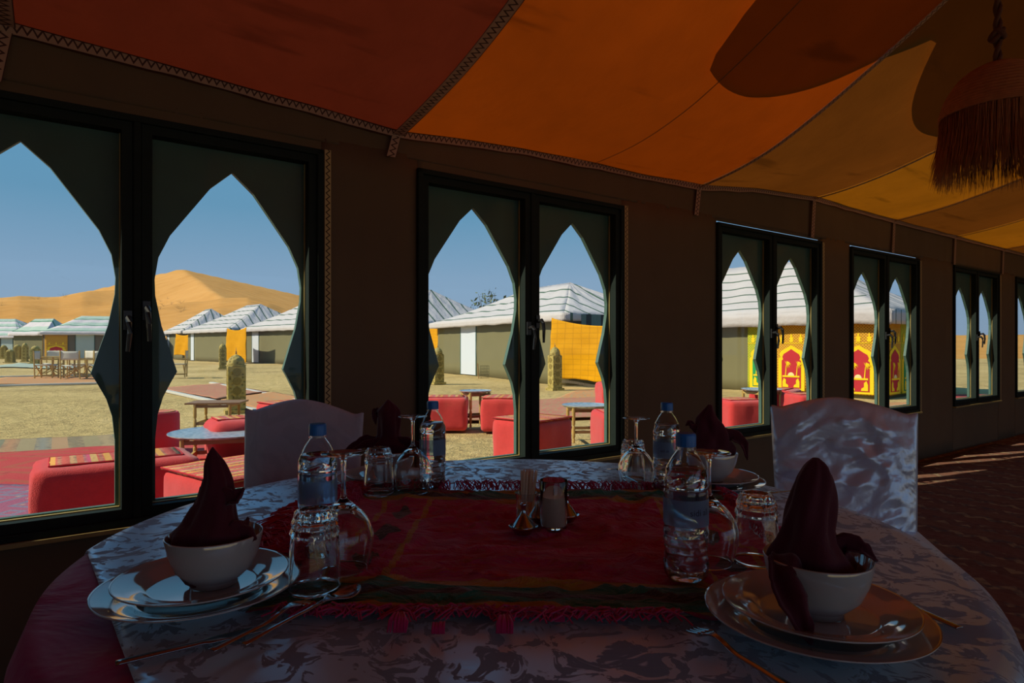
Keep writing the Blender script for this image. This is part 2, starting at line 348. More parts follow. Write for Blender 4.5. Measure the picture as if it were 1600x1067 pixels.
def runner_mat():
    q = NM('crimson_shawl'); o = q.obj(); s = q.sep(o)    # x -0.49..0.49, y -0.36..0.36
    dx = q.math('SUBTRACT', .425, q.math('ABSOLUTE', s[0])); dy = q.math('SUBTRACT', .36, q.math('ABSOLUTE', s[1]))
    wob = q.math('MULTIPLY', q.math('SUBTRACT', q.noise(7, 3, o)[0], .5), .030)
    e = q.math('ADD', dy, wob)
    body = q.mix(q.noise(10, 4, q.mapv(o, (1, 4, 1)))[0], (.42, .012, .075), (.74, .055, .20))
    str_ = q.ramp(q.math('MULTIPLY', e, 7.8), [(0, (.36, .015, .06)), (.08, (.55, .32, .03)), (.17, (.05, .28, .19)), (.42, (.07, .06, .07)), (.60, (.05, .25, .17)), (.74, (.52, .30, .03)), (.90, (.0, .0, .0))], 'CONSTANT')
    c = q.mix(q.math('GREATER_THAN', e, .115), str_, body)
    ex = q.math('ADD', dx, wob)
    cord = q.math('MAXIMUM', q.math('LESS_THAN', q.math('ABSOLUTE', q.math('SUBTRACT', ex, .065)), .006), q.math('LESS_THAN', q.math('ABSOLUTE', q.math('SUBTRACT', ex, .165)), .006))
    c = q.mix(q.math('MULTIPLY', cord, q.math('GREATER_THAN', e, .115)), c, (.60, .34, .06))
    di = q.math('ADD', q.math('PINGPONG', q.math('MULTIPLY', s[1], 1.0), .075), q.math('MULTIPLY', q.math('ABSOLUTE', q.math('SUBTRACT', ex, .115)), 1.6))
    dm = q.math('MULTIPLY', q.math('LESS_THAN', di, .045), q.math('LESS_THAN', ex, .16))
    c = q.mix(q.math('MULTIPLY', dm, q.math('GREATER_THAN', e, .115)), c, (.11, .10, .085))
    return q.done(q.bsdf(color=c, rough=.85, spec=.2, sheen=.4, normal=q.bump(q.noise(9, 5, q.mapv(o, (1, 2.6, 1)),   .6, 1.0)[0], 1.0, .035)))
M['runner'] = runner_mat()
M['fringe'] = plain('crimson_wool', (.60, .025, .13), .95, var=.3, scale=30, sheen=.4, spec=.1)
M['china'] = plain('white_china', (.50, .52, .52), .07, var=.02, spec=1.0, coat=.4, ior=1.75)
M['steel'] = plain('steel', (.42, .46, .50), .16, metal=1, var=.05)
def glass(name, ior, tint=(1, 1, 1), rough=0):
    q = NM(name); return q.done(q.n('BsdfGlass', {0: tint, 1: rough, 2: ior}).outputs[0])
M['glass'] = glass('clear_glass', 1.48, (.98, .99, .99)); M['pet'] = glass('clear_plastic', 1.4, (.98, .99, 1)); M['water'] = glass('water', 1.33, (.97, .99, 1))
M['cap'] = plain('blue_cap', (.025, .19, .60), .35, var=.05)
q = NM('bottle_label'); t_ = q.n('BsdfTransparent', {0: (.70, .85, 1.0)}).outputs[0]; s_ = q.bsdf(color=(.26, .45, .70), rough=.35)
q.done(q.n('MixShader', {0: .5, 1: t_, 2: s_}).outputs[0]); M['label'] = q.m
M['ink'] = plain('dark_ink', (.01, .015, .05), .5); M['ink_red'] = plain('maroon_ink', (.12, .01, .02), .5)
M['wax'] = plain('candle_wax', (.75, .65, .50), .5, var=.03)
M['toothpick'] = plain('toothpick_wood', (.85, .68, .50), .7, var=.15, scale=200)
M['raffia'] = plain('raffia', (.42, .15, .05), .85, var=.35, scale=40, bump=.5)
M['rope'] = plain('brown_rope', (.12, .05, .03), .9, var=.3, scale=60)

# ------------------------------------------------------------------ ground and dunes
def ground():
    def gf(u, v):
        x = -75+150*u; y = -12+110*v
        z = .035*nz(x*.35, y*.35)+.012*nz(x*1.6, y*1.6)-.03
        p = WMI @ Vector((x, y, 0))
        if -3.6 < p.x < 15 and -7 < p.y < .4: z = -.08
        return (x, y, z)
    o = MB().grid(420, 320, gf).build('floor', M['sand'], smooth=True); o['kind'] = 'structure'; o.name = 'desert_ground'
ground()
prof = [(-900,480),(-300,470),(0,464.5),(30,461.4),(68,463.5),(94,462.5),(129,455.5),(159,456),(185,455),(215,468),(247,481),(301,473),(345,467),(387,465.6),(420,474),(443,483),(520,500),(640,512),(900,519),(1200,516),(1400,515),(1500,519),(1600,518),(2600,515)]
def interp(t, x):
    for (a, b), (c, d) in zip(t, t[1:]):
        if x <= c: return b+(d-b)*max(0, (x-a)/(c-a))
    return t[-1][1]
def sm(a, b, x):
    t = min(1, max(0, (x-a)/(b-a))); return t*t*(3-2*t)
def duneh(X, Y):
    px = 800+F*X/Y; Z0 = 175-60*sm(1000, 1400, px); st = 66-34*sm(1000, 1400, px)
    H = EYE+(Y0-interp(prof, px))*Z0/F
    g = sm(st, Z0, Y)*(1-.55*sm(Z0, Z0+60, Y))
    g *= 1+.10*nz(X*.02, Y*.035, 3)*(1-sm(Z0-25, Z0, Y))
    z = H*g + (1.6*nz(X*.04+.3*nz(X*.01, Y*.02), Y*.06, 1)+.5*nz(X*.12, Y*.12, 4))*sm(st+10, Z0-30, Y)*(1-sm(Z0-22, Z0-6, Y))*(1-sm(900, 1300, px))
    dx, dy = X+158.3, Y-300
    nb = 1.2*nz(X*.03, Y*.03, 8)
    g1 = -.33*dx-.586*dy; g2 = .262*dx-.104*dy; g3 = .42*dy+.05*abs(dx)
    big = 37.8-max(g1+nb*min(1, max(0, g1/8)), g2, g3)
    return max(z-.6, big if Y > 190 else -9, -.6)
def dunes():
    def f(u, v):
        a = -1.25+2.3*u; Y = 30+430*v**1.5
        X = a*Y; return (X, Y, duneh(X, Y))
    o = MB().grid(560, 230, f).build('dunes', M['dune'], smooth=True); o['kind'] = 'structure'
dunes()

# ------------------------------------------------------------------ the dining tent
U0, U1, SD = -3.2, 13.5, 6.4
eave_t = [(-3.2, 2.12), (-.8, 2.11), (.5, 2.055), (1.2, 2.012), (1.85, 2.06), (3.29, 2.085), (3.9, 2.16), (4.67, 2.205), (6.0, 2.19), (13.5, 2.19)]
b_t = [(-3.2, .14), (1.2, .14), (3.29, .27), (4.67, .12), (6, .12), (13.5, .12)]
def roofz(u, s):
    s = min(s, SD-s) if s > 3.2 else s
    b = interp(b_t, u); sc = min(s, (.6-.08)/(2*b)); z = interp(eave_t, u)+.08*sc+b*sc*sc+.6*(s-sc)
    sag = 0
    for a, c in zip(SEAMS, SEAMS[1:]):
        if a <= u < c: t = (u-a)/(c-a); sag = -.05*math.sin(PI*t)*min(1, s*1.4)
    return z+sag+.012*nz(u*2, s*2, 5)
SEAMS = [-3.2, -1.5, -.13, 1.204, 3.286, 4.67, 6.02, 7.4, 8.8, 10.2, 11.6, 13.5]
ceil = put(struct('ceiling'))
for i, (a, c) in enumerate(zip(SEAMS, SEAMS[1:])):
    key = {0: 'roof_brown', 1: 'roof_red', 2: 'roof_red', 3: 'roof_orange', 4: 'roof_brown', 5: 'roof_gold', 6: 'roof_brown', 7: 'roof_gold', 8: 'roof_brown', 9: 'roof_gold', 10: 'roof_brown'}[i]
    m = MB().grid(max(6, int((c-a)*14)), 84, lambda u, v: (a+(c-a)*u+(1e-4 if u == 0 else 0)-(1e-4 if u == 1 else 0), -SD*v+.06*(v < .001), roofz(a+(c-a)*min(u, .9999), SD*v)))
    m.build('roof_panel', M[key], ceil, smooth=True, normals=False)
def seam(u, wd, mat, s1=3.2, name='seam_braid'):
    pts = [(u, -.02-.08*k, roofz(u, .02+.08*k)-.012) for k in range(int(s1/.08))]
    MB().ribbon(pts, (1, 0, 0), wd).build(name, mat, ceil, normals=False)
    MB().ribbon([(u, .004, 1.90+.01*k) for k in range(0, 12)], (1, 0, 0), wd)
for u in SEAMS[1:-1]:
    seam(u, .052 if u < 2 else .03, M['trim'])
seam(2.35, .006, M['rope'], 3.2, 'plain_seam')
MB().ribbon([(-3.1+.08*k, -.045, interp(eave_t, -3.1+.08*k)-.004+.006*nz(k*.5)) for k in range(205)], (0, -.3, 1), .045).build('eave_braid', M['trim'], ceil, normals=False)
for u in SEAMS[1:-1]:
    MB().ribbon([(u-.03*(1-k/5), -.040, 1.90+(interp(eave_t, u)-1.90)*k/5) for k in range(6)], (1, 0, 0), .045).build('seam_braid', M['trim'], ceil, normals=False)
# unseen awning over the middle of the tent, its scalloped edge shading the roof cloth
def sedge(u):
    t = (u-2.6)/1.7; k = abs(t-round(t))*2
    e = .80+.14*max(0, min(1, (u-2.6)/1.7))+.42*k**2.2
    return e+1.6*max(0, (2.22-u)/.3)**2 if u < 2.22 else e
MB().grid(60, 20, lambda u, v: (U0+(1.955-U0)*u, -(1.42+1.78*v), roofz(U0+(1.955-U0)*u, 1.42+1.78*v)+.035)).build('unseen_awning', M['awning'], ceil, smooth=True, normals=False)  # added sheet above the camera, out of view, cutting orange light through the roof
aw = put(MB().grid(220, 24, lambda u, v: (1.96+11.5*u, -(sedge(1.96+11.5*u)+(3.2-sedge(1.96+11.5*u))*v), roofz(1.96+11.5*u, sedge(1.96+11.5*u)+(3.2-sedge(1.96+11.5*u))*v)+.035)).build('unseen_awning', M['awning'], smooth=True, normals=False)); aw['kind'] = 'structure'
# window wall
WIN = [(.226, 1.878, 1.745, 0), (1.964, 1.878, 1.752, 0), (4.142, 1.888, 1.742, .03), (5.915, 1.895, 1.715, .03), (8.05, 1.905, 1.70, 0), (9.93, 1.905, 1.70, 0), (12.0, 1.9, 1.7, 0)]
HW = .655; ZB = .46
WIN = [(-2.1, 1.878, 1.745, 0)]+WIN
wall = put(struct('wall_back'))
m = MB()
def fold(u, z): return .012*nz(u*7, z*.7, 2)+.006*nz(u*20, z*2, 3)
edges = [U0]+[e for c, *_ in WIN for e in (c-HW, c+HW)]+[U1]
def cloth_panel(u0, u1, z0, z1f, z1g=None, name='wall_cloth', deep=1.0):
    mm = MB(); n = max(4, int((u1-u0)*24)); k = 14
    mm.grid(n, k, lambda u, v: (u0+(u1-u0)*u, -.004-abs(fold(u0+(u1-u0)*u, z0+(z1f(u0+(u1-u0)*u)-z0)*v))*deep*min(1, 4*min(u, 1-u)+.2), z0+(z1f(u0+(u1-u0)*u)-z0)*v))
    o = mm.build(name, M['wall_cloth'], wall, smooth=True, normals=False); solidify(o, .02, -1 if False else 0); return o
for a, b in zip(edges[::2], edges[1::2]): cloth_panel(a-.004, b+.004, 0, lambda u: 1.93, deep=1.6)
for c, zt, za, gap in WIN:
    cloth_panel(c-HW, c+HW, 0, lambda u: ZB)
    cloth_panel(c-HW, c+HW, zt+gap*.5, lambda u: 1.935, deep=.3) if not gap else cloth_panel(c-HW, c+HW, zt+.015, lambda u: 1.935, deep=.2)
cloth_panel(U0, U1, 1.915, lambda u: interp(eave_t, u)+.01, name='valance', deep=1.2)
# other walls
wf = put(struct('wall_front'))
for k in range(9):                       # rolled-up cloth between posts: the back of the tent stands open to the desert
    u = U0+.1+k*2.05
    if u < U1: MB().tube([(u, -SD, -.02), (u, -SD, 2.2)], .045, 10).build('tent_pole', M['wood_brown'], wf, smooth=True)
MB().grid(160, 6, lambda u, v: (U0+(U1-U0)*u, -SD+.02*nz(u*60, v)+.02, 2.02+.16*v+.02*abs(math.sin(u*26)))).build('rolled_valance', M['wall_cloth'], wf, smooth=True)
for nm, uu in (('wall_left', U0), ('wall_right', U1)):
    o = put(struct(nm)); MB().grid(64, 8, lambda u, v: (uu+.02*nz(u*20, v), -SD*u, v*(roofz(min(uu, U1-.01), SD*u)+.01))).build('wall_cloth', M['wall_cloth'], o, smooth=True)
fl = put(MB().box((U0, -SD, -.06), (U1, .02, 0)).build('floor', M['rug_in_red'])); fl['kind'] = 'structure'

# windows
half = [(0, 1.0), (.077, .853), (.15, .64), (.213, .455), (.25, .285), (.262, .12), (.260, 0), (.24, -.115), (.215, -.20), (.19, -.29), (.210, -.33), (.235, -.385), (.252, -.45), (.26, -.54)]
def outline(zap, zb):
    z0 = 1.26; r = []
    for x, t in half: r.append((x, z0+(zap-z0)*t if t > 0 else z0+t*.95))
    r.append((.26, zb)); return r
def dense(r):
    out = []
    for (a, b), (c, d) in zip(r, r[1:]):
        n = 3
        for k in range(n): out.append((a+(c-a)*k/n, b+(d-b)*k/n))
    return out+[r[-1]]
def make_window(idx, c, zt, za, gap, back=False):
    w_ = struct('window_%d' % idx, WM @ Vector((c, -SD if back else 0, 0)), WROT+(PI if back else 0))
    fr_ = MB()
    for s in (-1, 1): fr_.box((s*HW-(.026 if s > 0 else 0), -.035, ZB), (s*HW+(0 if s > 0 else .026), .05, zt))
    fr_.box((-HW, -.035, ZB), (HW, .05, ZB+.024)); fr_.box((-HW, -.035, zt-.024), (HW, .05, zt)); fr_.box((-.012, -.03, ZB), (.012, .05, zt))
    bevel(fr_.build('outer_frame', M['frame_dark'], w_), .004)
    si = MB().box((-HW-.01, -.05, ZB-.014), (HW+.01, .0, ZB)); si.build('sill', M['sash'], w_)
    for s in (-1, 1):
        cx = s*.3215; zb = ZB+.066; zc = zt-.06
        sf = MB(); hwS = .3075; wi = .032
        sf.box((cx-hwS, -.022, ZB+.025), (cx-hwS+wi, .045, zt-.025)); sf.box((cx+hwS-wi, -.022, ZB+.025), (cx+hwS, .045, zt-.025))
        sf.box((cx-hwS+wi, -.022, ZB+.025), (cx+hwS-wi, .045, ZB+.058)); sf.box((cx-hwS+wi, -.022, zt-.056), (cx+hwS-wi, .045, zt-.025))
        fo = sf.build('sash', M['frame_dark'], w_); fo.data.materials.append(M['sash'])
        sx_ = MB()                                        # yellowish inner rebate of the sash
        sx_.box((cx+hwS-wi-.0035, .024, ZB+.058), (cx+hwS-wi, .034, zt-.056)); sx_.box((cx-hwS+wi, .024, ZB+.058), (cx-hwS+wi+.0035, .034, zt-.056))
        sx_.box((cx-hwS+wi+.0035, .018, ZB+.058), (cx+hwS-wi-.0035, .034, ZB+.0615)); sx_.build('rebate', M['sash'], fo)
        # arch board with a keyhole opening
        r = dense(outline(za, zb)); bd = MB(); xo = hwS-wi; y0, y1 = .034, .056; n = len(r)
        for sg in (-1, 1):
            o = len(bd.v)
            for (x, z) in r:
                for yy in (y0, y1): bd.v += [(cx+sg*x, yy, z), (cx+sg*xo, yy, z)]
            for i in range(n-1):
                a, b = o+4*i, o+4*(i+1)
                bd.f += [(a, a+1, b+1, b), (a+2, b+2, b+3, a+3), (a, b, b+2, a+2), (a+1, a+3, b+3, b+1)]
        bd.box((cx-xo, y0, za), (cx+xo, y1, zt-.05)); bd.box((cx-xo, y0, ZB+.055), (cx+xo, y1, zb))
        bd.build('arch_board', M['green_paint'], fo, merge=1e-4)
        MB().box((cx-xo, .0255, ZB+.06), (cx+xo, .0275, zt-.058)).build('glass_pane', M['pane'], fo)
        hz = 1.17 if s < 0 else 1.205; hx = s*.028
        h = MB(); h.box((hx-.012, -.034, hz-.035), (hx+.012, -.022, hz+.03))
        h.tube([(hx, -.034, hz), (hx, -.062, hz+.004), (hx, -.075, hz-.012), (hx+.002, -.078, hz-.05), (hx+.004*s, -.074, hz-.11)], [.009, .010, .010, .0085, .006], 8)
        h.build('handle', M['black'], fo, smooth=.6)
    MB().ribbon([(HW+.016, -.034, ZB-.02+.06*k) for k in range(25)], (1, 0, 0), .03).build('braid_edge', M['trim_gold'], w_, normals=False)
    return w_
for i, a in enumerate(WIN): make_window(i+1, *a)

# interior rugs on the floor
def rugbox(name, label, mat, u0, u1, n0, n1, z0=.0, th=.012, rot=0, group=None, wavy=True, kind=None):
    t = WM @ Vector(((u0+u1)/2, (n0+n1)/2, z0)); hx, hy = (u1-u0)/2, (n1-n0)/2
    mm = MB()
    def f(u, v):
        x = -hx+2*hx*u; y = -hy+2*hy*v; wv = .03*nz(x*1.3, y*1.1, u0)
        return (x+.02*nz(y*2, u0), y+.02*nz(x*2, n0), th*(1+.5*nz(x*3, y*3)) + (0 if min(u, v, 1-u, 1-v) > .001 else -th*.5))
    nn = max(6, int(hx*8)); mm.grid(min(60, nn), min(60, max(6, int(hy*8))), f)
    o = mm.build(name, mat, smooth=True); solidify(o, th*.8, -1); o.location = t; o.rotation_euler = (0, 0, WROT+rot)
    tag(o, label, 'rug', group); return o
rugbox('rug', 'brown red patterned rug covering the floor inside the tent beyond the table', M['rug_in_red'], 1.6, 8.2, -3.6, -.12, .004)
rugbox('rug', 'dark floral rug with cream scrolls on the tent floor right of the table', M['rug_in_pat'], 1.0, 2.6, -3.3, -1.55, .02)

# ------------------------------------------------------------------ outdoor rugs (wall-aligned)
def wl(x, y): return WMI @ G(x, y)
def rugpx(label, mat, pts, lift=.012, name='rug'):
    P = [G(*p) for p in pts]; c = sum(P, Vector())/4; L = [p-c for p in P]
    def f(u, v):
        a = L[0].lerp(L[1], u); b = L[3].lerp(L[2], u); p = a.lerp(b, v); w2 = p+c
        return (p.x, p.y, .035*nz(w2.x*.35, w2.y*.35)+.012*nz(w2.x*1.6, w2.y*1.6)+lift+.006*nz(w2.x*4, w2.y*4, 3))
    R = Matrix.Rotation(-WROT, 3, 'Z'); mm = MB().grid(26, 26, f); mm.v = [tuple(R @ Vector(v)) for v in mm.v]
    o = mm.build(name, mat, smooth=True); solidify(o, .012, -1); o.location = (c.x, c.y, 0); o.rotation_euler = (0, 0, WROT); return tag(o, label, 'rug')
rugpx('striped ochre, green and rust kilim on the sand behind the near red pouf', M['rug_kilim'], [(-300, 748), (-60, 690), (420, 672), (330, 705)], .012)
rugpx('plain red rug under the red poufs outside the first window', M['rug_red'], [(-330, 790), (-150, 722), (520, 680), (470, 790)], .02)
rugpx('grey patterned rug beside the near red pouf in the leftmost arch', M['rug_blue'], [(-420, 830), (-260, 740), (250, 722), (260, 800)], .03)
rugpx('faded purple rug in the bottom corner of the leftmost arch', M['rug_purple'], [(-600, 1100), (-300, 768), (420, 760), (520, 900)], .038)
rugpx('pink and red rug on the sand behind the poufs outside the second window', M['rug_pink'], [(640, 660), (690, 628), (960, 622), (1010, 652)], .014)
rugpx('orange rug by the carved pillar outside the second window', M['rug_orange'], [(860, 626), (900, 612), (1010, 608), (1030, 622)], .016)
rugpx('red rug in front of the embroidered tent', M['rug_red'], [(1010, 655), (1060, 628), (1300, 624), (1330, 650)], .014)
rugpx('pale orange rug beyond the embroidered tent seen through the fourth window', M['rug_orange'], [(1280, 650), (1330, 632), (1500, 628), (1560, 648)], .02)
rugpx('grey green rug next to the round table outside the third window', M['rug_blue'], [(980, 690), (1060, 655), (1500, 650), (1500, 690)], .022)
rugpx('red rug strip outside the far window', M['rug_red'], [(1440, 626), (1460, 618), (1640, 616), (1640, 624)], .014)
rugpx('aqua blue rug in front of the far green striped tent', M['rug_aqua'], [(-20, 574), (30, 568), (130, 572), (110, 577)], .02)
rugpx('orange rug under the director chairs', M['rug_orange'], [(-40, 601), (10, 589), (250, 588), (250, 597)], .02)
# rug walkway with white kerbs
wk = [(225, 596), (300, 590), (560, 660), (430, 665)]
rugpx('long pink rug walkway with white kerbs behind the carved pillar', M['rug_pink'], [(250, 607), (345, 600), (420, 613), (340, 625)], .02)
rugpx('orange rug on the walkway right of the carved pillar', M['rug_orange'], [(345, 626), (425, 614), (520, 632), (430, 645)], .02)
for (a, b), lb in ((((238, 606), (450, 652)), 'white kerb on the near side of the rug walkway'), (((330, 598), (540, 640)), 'white kerb on the far side of the rug walkway'), (((-60, 604), (250, 596)), 'white kerb in front of the director chairs'), (((-60, 590), (200, 584)), 'white kerb behind the director chairs')):
    p, q_ = G(*a), G(*b); k = MB()
    k.bar((p.x, p.y, .0), (q_.x, q_.y, .0), .12, .05); bevel(tag(k.build('kerb', M['kerb']), lb, 'kerb'), .01)

# ------------------------------------------------------------------ poufs
def rbox(hx, hy, z0, z1, r, name, mat, parent, amp=.006):
    mm = MB(); n = 12
    def face(fn):
        mm.grid(n, n, fn)
    cx = lambda t: -1+2*t
    def rnd(x, y, z):
        zc, hz = (z0+z1)/2, (z1-z0)/2; p = Vector((x*hx, y*hy, z*hz))
        q2 = Vector((max(-hx+r, min(hx-r, p.x)), max(-hy+r, min(hy-r, p.y)), max(-hz+r, min(hz-r, p.z)))); d = p-q2
        if d.length > 1e-6: p = q2+d.normalized()*r
        p += Vector((nz(p.x*6, p.y*6, p.z*6), nz(p.y*6, p.z*6, p.x*6+4), .5*nz(p.z*6, p.x*6, p.y*6)))*amp
        return (p.x, p.y, p.z+zc)
    face(lambda u, v: rnd(cx(u), cx(v), 1)); face(lambda u, v: rnd(cx(u), cx(v), -1))
    face(lambda u, v: rnd(cx(u), 1, cx(v))); face(lambda u, v: rnd(cx(u), -1, cx(v)))
    face(lambda u, v: rnd(1, cx(u), cx(v))); face(lambda u, v: rnd(-1, cx(u), cx(v)))
    return mm.build(name, mat, parent, smooth=True, merge=1e-4)
def pouf(x, Y, label, hx=.29, hy=.29, h=.42, rz=WROT, kx=.8, ky=.62, r=.05, corner=None):
    pos = ((x-800)*Y/F, Y, 0)
    if corner:
        g = G(*corner, h); g = g+Matrix.Rotation(rz, 3, 'Z') @ Vector((hx, hy, 0)); pos = (g.x, g.y, 0)
    t = thing('pouf', label, 'pouf', pos, rz, 'red poufs outside the tent')
    rbox(hx, hy, .0, h, r, 'body', M['pouf_red'], t, .012)
    mm = MB().grid(8, 8, lambda u, v: (hx*kx*(2*u-1), hy*ky*(2*v-1), h+.008+.004*nz(u*4, v*4))); solidify(mm.build('kilim_top', M['kilim_top'], t, smooth=True), .012, -1)
    pp = MB(); pts = [(hx*kx, hy*ky), (-hx*kx, hy*ky), (-hx*kx, -hy*ky), (hx*kx, -hy*ky), (hx*kx, hy*ky)]
    for (a, b), (c, d) in zip(pts, pts[1:]): pp.tube([(a, b, h+.005), (c, d, h+.005)], .005, 6)
    pp.build('piping', M['emb_red'], t); return t
pouf(160, 3.72, 'long red pouf with patchwork top nearest the window, in the leftmost arch', .40, .26, .43, corner=(46, 738))
pouf(308, 3.50, 'salmon red pouf with striped kilim top just below the low round tray table', .32, .28, .42, -.645, .98, .98, corner=(249, 732))
t = thing('pouf', 'tall round red pouf standing left of the low tray table', 'pouf', ((243-800)*6.1/F, 6.1, 0), 0, 'red poufs outside the tent')
MB().lathe([(0, 0), (.19, 0), (.21, .02), (.212, .2), (.21, .41), (.195, .435), (0, .44)], 32).build('body', M['pouf_red'], t, smooth=.8)
MB().lathe([(0, .446), (.17, .444), (.17, .438), (0, .438)], 32).build('kilim_top', M['kilim_top'], t)
pouf(378, 5.95, 'rounded red pouf behind the low round tray table', .30, .28, .40, WROT, .8, .5, .1)
pouf(452, 7.3, 'red pouf half hidden behind the top of the left chair cover', .28, .28, .42, WROT+.2, .95, .9)
pouf(696, 8.15, 'red pouf left of the small tray table, seen through the third arch', .29, .27, .42, .05)
pouf(790, 8.1, 'red pouf right of the small tray table, seen through the third arch', .29, .29, .42, -.1, .97, .9)
pouf(832, 5.75, 'large red pouf in front, behind the mullion of the second window', .27, .27, .42, .85, .98, .95)
pouf(968, 10.6, 'farthest red pouf near the yellow hanging, at the right edge of the fourth arch', .36, .3, .46, .1)
pouf(968, 6.3, 'red pouf behind the right leg of the round tray table in the fourth arch', .24, .3, .42, .1)
pouf(1152, 7.75, 'red pouf at the left of the fifth arch, before the low tray table', .26, .27, .42, .25)
pouf(1212, 9.3, 'dark side of a red pouf behind the table in the third window', .30, .3, .44, .9)
pouf(1262, 8.6, 'red pouf in the sixth arch right of the low tray table', .27, .27, .42, .15)

# ------------------------------------------------------------------ tray tables
def tray_table(x, Y, r, h, label, rz=.4, low=False, tray=True):
    t = thing('tray_table', label, 'table', ((x-800)*Y/F, Y, 0), rz, 'tray tables outside')
    if tray:
        MB().lathe([(0, h-.012), (r*.93, h-.012), (r, h+.004), (r, h+.010), (r*.93, h), (0, h)], 40).build('tray', M['tray'], t, smooth=.5)
    else:
        MB().box((-r, -r*.7, h-.02), (r, r*.7, h)).build('top', M['wood_brown'], t)
    k = r*.82; n = 4
    for i in range(n):
        a = PI/4+i*PI/2; px, py = k*1.1*math.cos(a), k*1.1*math.sin(a); lg = MB()
        hb = h-.014 if tray else h-.021
        lg.lathe([(0, 0), (.014, 0), (.016, .03), (.011, .05), (.018, .07), (.018, hb*.45), (.012, hb*.5), (.019, hb*.56), (.019, hb), (0, hb)], 10, (px, py, 0)); lg.build('leg', M['wood'], t, smooth=.5)
    for zz in (h*.30, h-.045):
        for i in range(n):
            a, b = PI/4+i*PI/2, PI/4+(i+1)*PI/2
            MB().bar((k*1.1*math.cos(a), k*1.1*math.sin(a), zz), (k*1.1*math.cos(b), k*1.1*math.sin(b), zz), .022, .032).build('rail', M['wood'] if i % 2 else M['wood_brown'], t)
    return t
tray_table(352, 5.6, .46, .31, 'low round hammered tray table between poufs in the second arch', .3)
tray_table(340, 8.0, .32, .37, 'brown wooden bench table without a tray, in front of the carved pillar', .15, tray=False)
tray_table(743, 8.45, .215, .47, 'small round tray table between two red poufs in the third arch', .5)
tray_table(915, 7.15, .27, .40, 'round tray table with folding wooden stand in the fourth arch', .1)
tray_table(1190, 8.9, .275, .46, 'round tray table in front of the embroidered tent wall', .3)

# ------------------------------------------------------------------ carved pillars
def pillar(x, Y, h, wd, label, rz=.5):
    t = thing('minaret_pillar', label, 'pillar', ((x-800)*Y/F, Y, -.01), rz, 'minaret shaped pillars in the camp'); a = wd/2; b = h*.76
    MB().box((-a*1.3, -a*1.3, 0), (a*1.3, a*1.3, h*.055)).build('base', M['carved'], t)
    bevel(MB().box((-a, -a, h*.055), (a, a, b)).build('shaft', M['carved'], t), .01)
    ho = MB()
    for i, rr in enumerate((0, PI/2, PI, -PI/2)):
        R = Matrix.Rotation(rr, 4, 'Z')
        for zz in (.2, .36, .52, .66):
            p = [(.5*a*math.cos(k*PI/4), h*zz+.5*a*math.sin(k*PI/4)) for k in range(8)]
            ho.prism(p, .02, R @ Matrix.Translation((0, -a-.006, 0)))
    ho.build('carved_rosettes', M['carved_dark'], t)
    MB().lathe([(a*1.12, b), (a*1.15, b+.02), (a*.95, b+.02), (a*.98, b+.05*h), (a*.9, b+.10*h), (a*.55, b+.155*h), (a*.15, b+.185*h), (0, b+.19*h)], 20).build('dome', M['carved'], t, smooth=.7)
    z = b+.185*h; MB().lathe([(0, z-.01), (.006, z), (.006, z+.01), (.018, z+.022), (.006, z+.035), (.013, z+.048), (.004, z+.06), (.003, z+.11), (0, z+.115)], 10).build('finial', M['wood_brown'], t, smooth=True)
    return t
pillar(369, 10.2, 1.0, .27, 'large carved minaret pillar on the sand in the second arch')
pillar(348, 29, 1.25, .30, 'small distant minaret pillar before the middle white roofed tent')
pillar(684, 17.8, 1.1, .28, 'minaret pillar in front of the torn yellow hanging in the third arch')
pillar(867, 15.3, 1.12, .26, 'minaret pillar standing before the large yellow hanging')
pillar(55.5, 37, 1.15, .42, 'pale minaret pillar standing left of the director chairs', .2)
pillar(39, 42, 1.35, .30, 'slim minaret pillar at the corner of the far green striped tent', .2)
pillar(27.5, 50, 1.25, .45, 'small minaret pillar between the two farthest tents', .2)
pillar(16, 40, .9, .42, 'stubby minaret pillar in front of the leftmost tent', .2)
pillar(6, 52, 1.2, .42, 'farthest minaret pillar at the left edge of the picture', .2)

